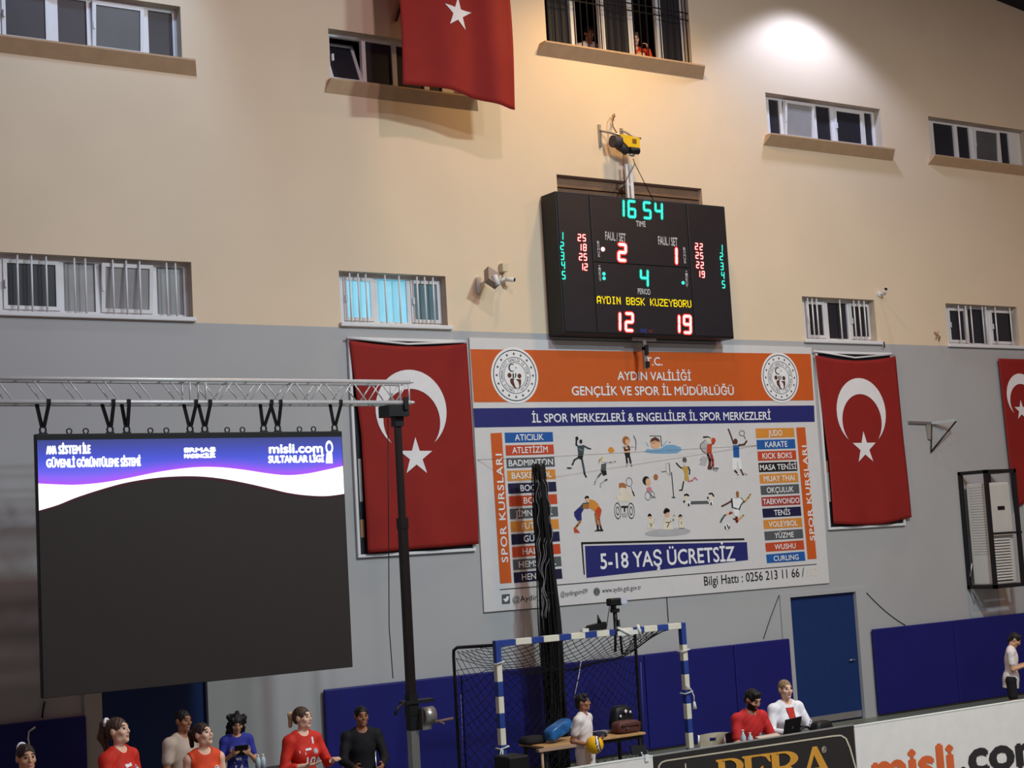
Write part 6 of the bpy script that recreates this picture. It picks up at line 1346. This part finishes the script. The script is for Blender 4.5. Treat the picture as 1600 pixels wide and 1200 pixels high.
bd = board('dark brown advertising board with gold letters before the officials table', pA.x, pB.x, (pA.z + pB.z) / 2, M_add)
Y = YAD - .004
def gl_px(pts): return [at(x, y, Y) for x, y in pts]
mb = MB(); path = [(1055, 1300), (1044, 1301), (1037, 1296), (1033, 1284), (1028, 1205), (1030, 1196), (1034, 1191), (1041, 1188.5), (1180, 1168), (1300, 1150.2), (1314, 1149), (1322, 1154), (1328, 1168), (1352, 1252), (1351, 1262), (1344, 1268), (1330, 1270), (1200, 1284), (1055, 1300)]
for p, q in zip(path[:-1], path[1:]):
    a, b = Vector(p), Vector(q); n = Vector((-(b - a).y, (b - a).x)).normalized() * 1.2; mb.flat(gl_px([a + n, b + n, b - n, a - n]))
for p, q in (((1071, 1193), (1073, 1235)),): mb.flat(gl_px([(p[0] - 1, p[1]), (p[0] + 1, p[1]), (q[0] + 1, q[1]), (q[0] - 1, q[1])]))
mb.build('border_line', M_line, bd)
def serif(ch):
    """letter shapes in a unit box as lists of polygons"""
    sf = [(-.02, 1), (.34, 1), (.34, .95), (.27, .92), (.27, .08), (.34, .05), (.34, 0), (-.02, 0), (-.02, .05), (.05, .08), (.05, .92), (-.02, .95)]
    def arc(cx, cy, rx, ry, t0, t1, w0, n=12):
        P, Q = [], []
        for i in range(n + 1):
            t = t0 + (t1 - t0) * i / n; th = w0 * (.35 + .65 * max(0, math.cos(t))); P.append((cx + rx * math.cos(t), cy + ry * math.sin(t))); Q.append((cx + (rx - th) * math.cos(t), cy + (ry - th * .62) * math.sin(t)))
        return [[P[i], P[i + 1], Q[i + 1], Q[i]] for i in range(n)]
    if ch == 'P': return [sf] + arc(.42, .74, .46, .26, -math.pi / 2, math.pi / 2, .24) + [[(.2, 1), (.42, 1), (.42, .94), (.2, .94)], [(.2, .54), (.42, .54), (.42, .48), (.2, .48)]]
    if ch == 'E': return [sf, [(.2, 1), (.86, 1), (.9, .74), (.85, .74), (.74, .9), (.6, .94), (.2, .94)], [(.2, .55), (.5, .55), (.6, .64), (.64, .64), (.64, .38), (.6, .38), (.5, .48), (.2, .48)], [(.2, 0), (.88, 0), (.94, .28), (.88, .28), (.76, .1), (.6, .06), (.2, .06)]]
    if ch == 'R': return [sf] + arc(.40, .75, .44, .25, -math.pi / 2, math.pi / 2, .24) + [[(.2, 1), (.42, 1), (.42, .94), (.2, .94)], [(.2, .56), (.42, .56), (.42, .5), (.2, .5)], [(.38, .52), (.58, .54), (.9, .08), (1.0, .05), (1.0, 0), (.72, 0)]]
    return [[(.40, 1.02), (.54, 1.02), (.93, .08), (1.0, .05), (1.0, 0), (.58, 0), (.58, .05), (.68, .08), (.42, .80), (.38, .96)], [(.40, 1.02), (.46, .84), (.20, .09), (.29, .05), (.29, 0), (-.02, 0), (-.02, .05), (.07, .09)], [(.22, .36), (.62, .36), (.62, .29), (.22, .29)]]
for ch, (a, b) in zip('PERA', (((1123, 1240), (1170, 1233)), ((1164, 1234), (1212, 1227)), ((1206, 1228), (1258, 1220.5)), ((1253, 1221), (1303, 1214)))):
    A, B = at(*a, Y), at(*b, Y); hh = .36; mb = MB()
    for k, poly in enumerate(serif(ch)): mb.flat([A + (B - A) * u + Vector((0, -.0004 * k, hh * v)) for u, v in poly])
    for k, f in enumerate(mb.f):
        p = [Vector(mb.v[i]) for i in f]; nn = sum(((p[i] - p[0]).cross(p[i + 1] - p[0]) for i in range(1, len(p) - 1)), Vector())
        if nn.y > 0: mb.f[k] = tuple(reversed(f))
    mb.build('letter', M_gold, bd)
mb = MB(); c = at(1287.5, 1171, Y); disc(mb, (c.x, c.z), .036, Y, 0, 20, .029); text_on(mb, 'R', (1285.6, 1174), (1289.4, 1173.4), 6, Y, 0, .01); mb.build('registered_mark', M_line, bd)
bw = board('white advertising board with orange and charcoal lettering at the right', pB.x, pC.x + .12, (pB.z + pC.z) / 2, M_adw)
mb = MB(); text_on(mb, 'misli', (1364, 1229), (1493, 1211), 55, Y, 0, .035); mb.build('lettering', M_ado, bw)['label'] = 'orange letters'
mb = MB(); text_on(mb, '.com', (1498, 1210), (1640, 1191), 55, Y, 0, .035); mb.build('lettering', M_adk, bw)['label'] = 'charcoal letters'
# small device clamped at the board end
c = at(1003, 1172, YAD + .0); r = thing('tablet_stand', 'small black tablet on a clamp at the end of the white board', 'tablet', (c.x, YAD, pA.z))
mb = MB(); mb.tube([(c.x + .05, YAD + .02, pA.z - .02), (c.x + .0, YAD + .02, pA.z + .06)], .01, 8); mb.box((c.x + .03, YAD - .012, pA.z - .04), (c.x + .08, YAD + .05, pA.z + .03)); mb.build('clamp', M_pvc, r)
mb = MB(); box_rot(mb, (c.x - .02, YAD + .03, pA.z + .085), (.10, .008, .05), Matrix.Rotation(math.radians(-14), 3, 'X') @ Matrix.Rotation(math.radians(4), 3, 'Y')); mb.build('screen', M_black, r)
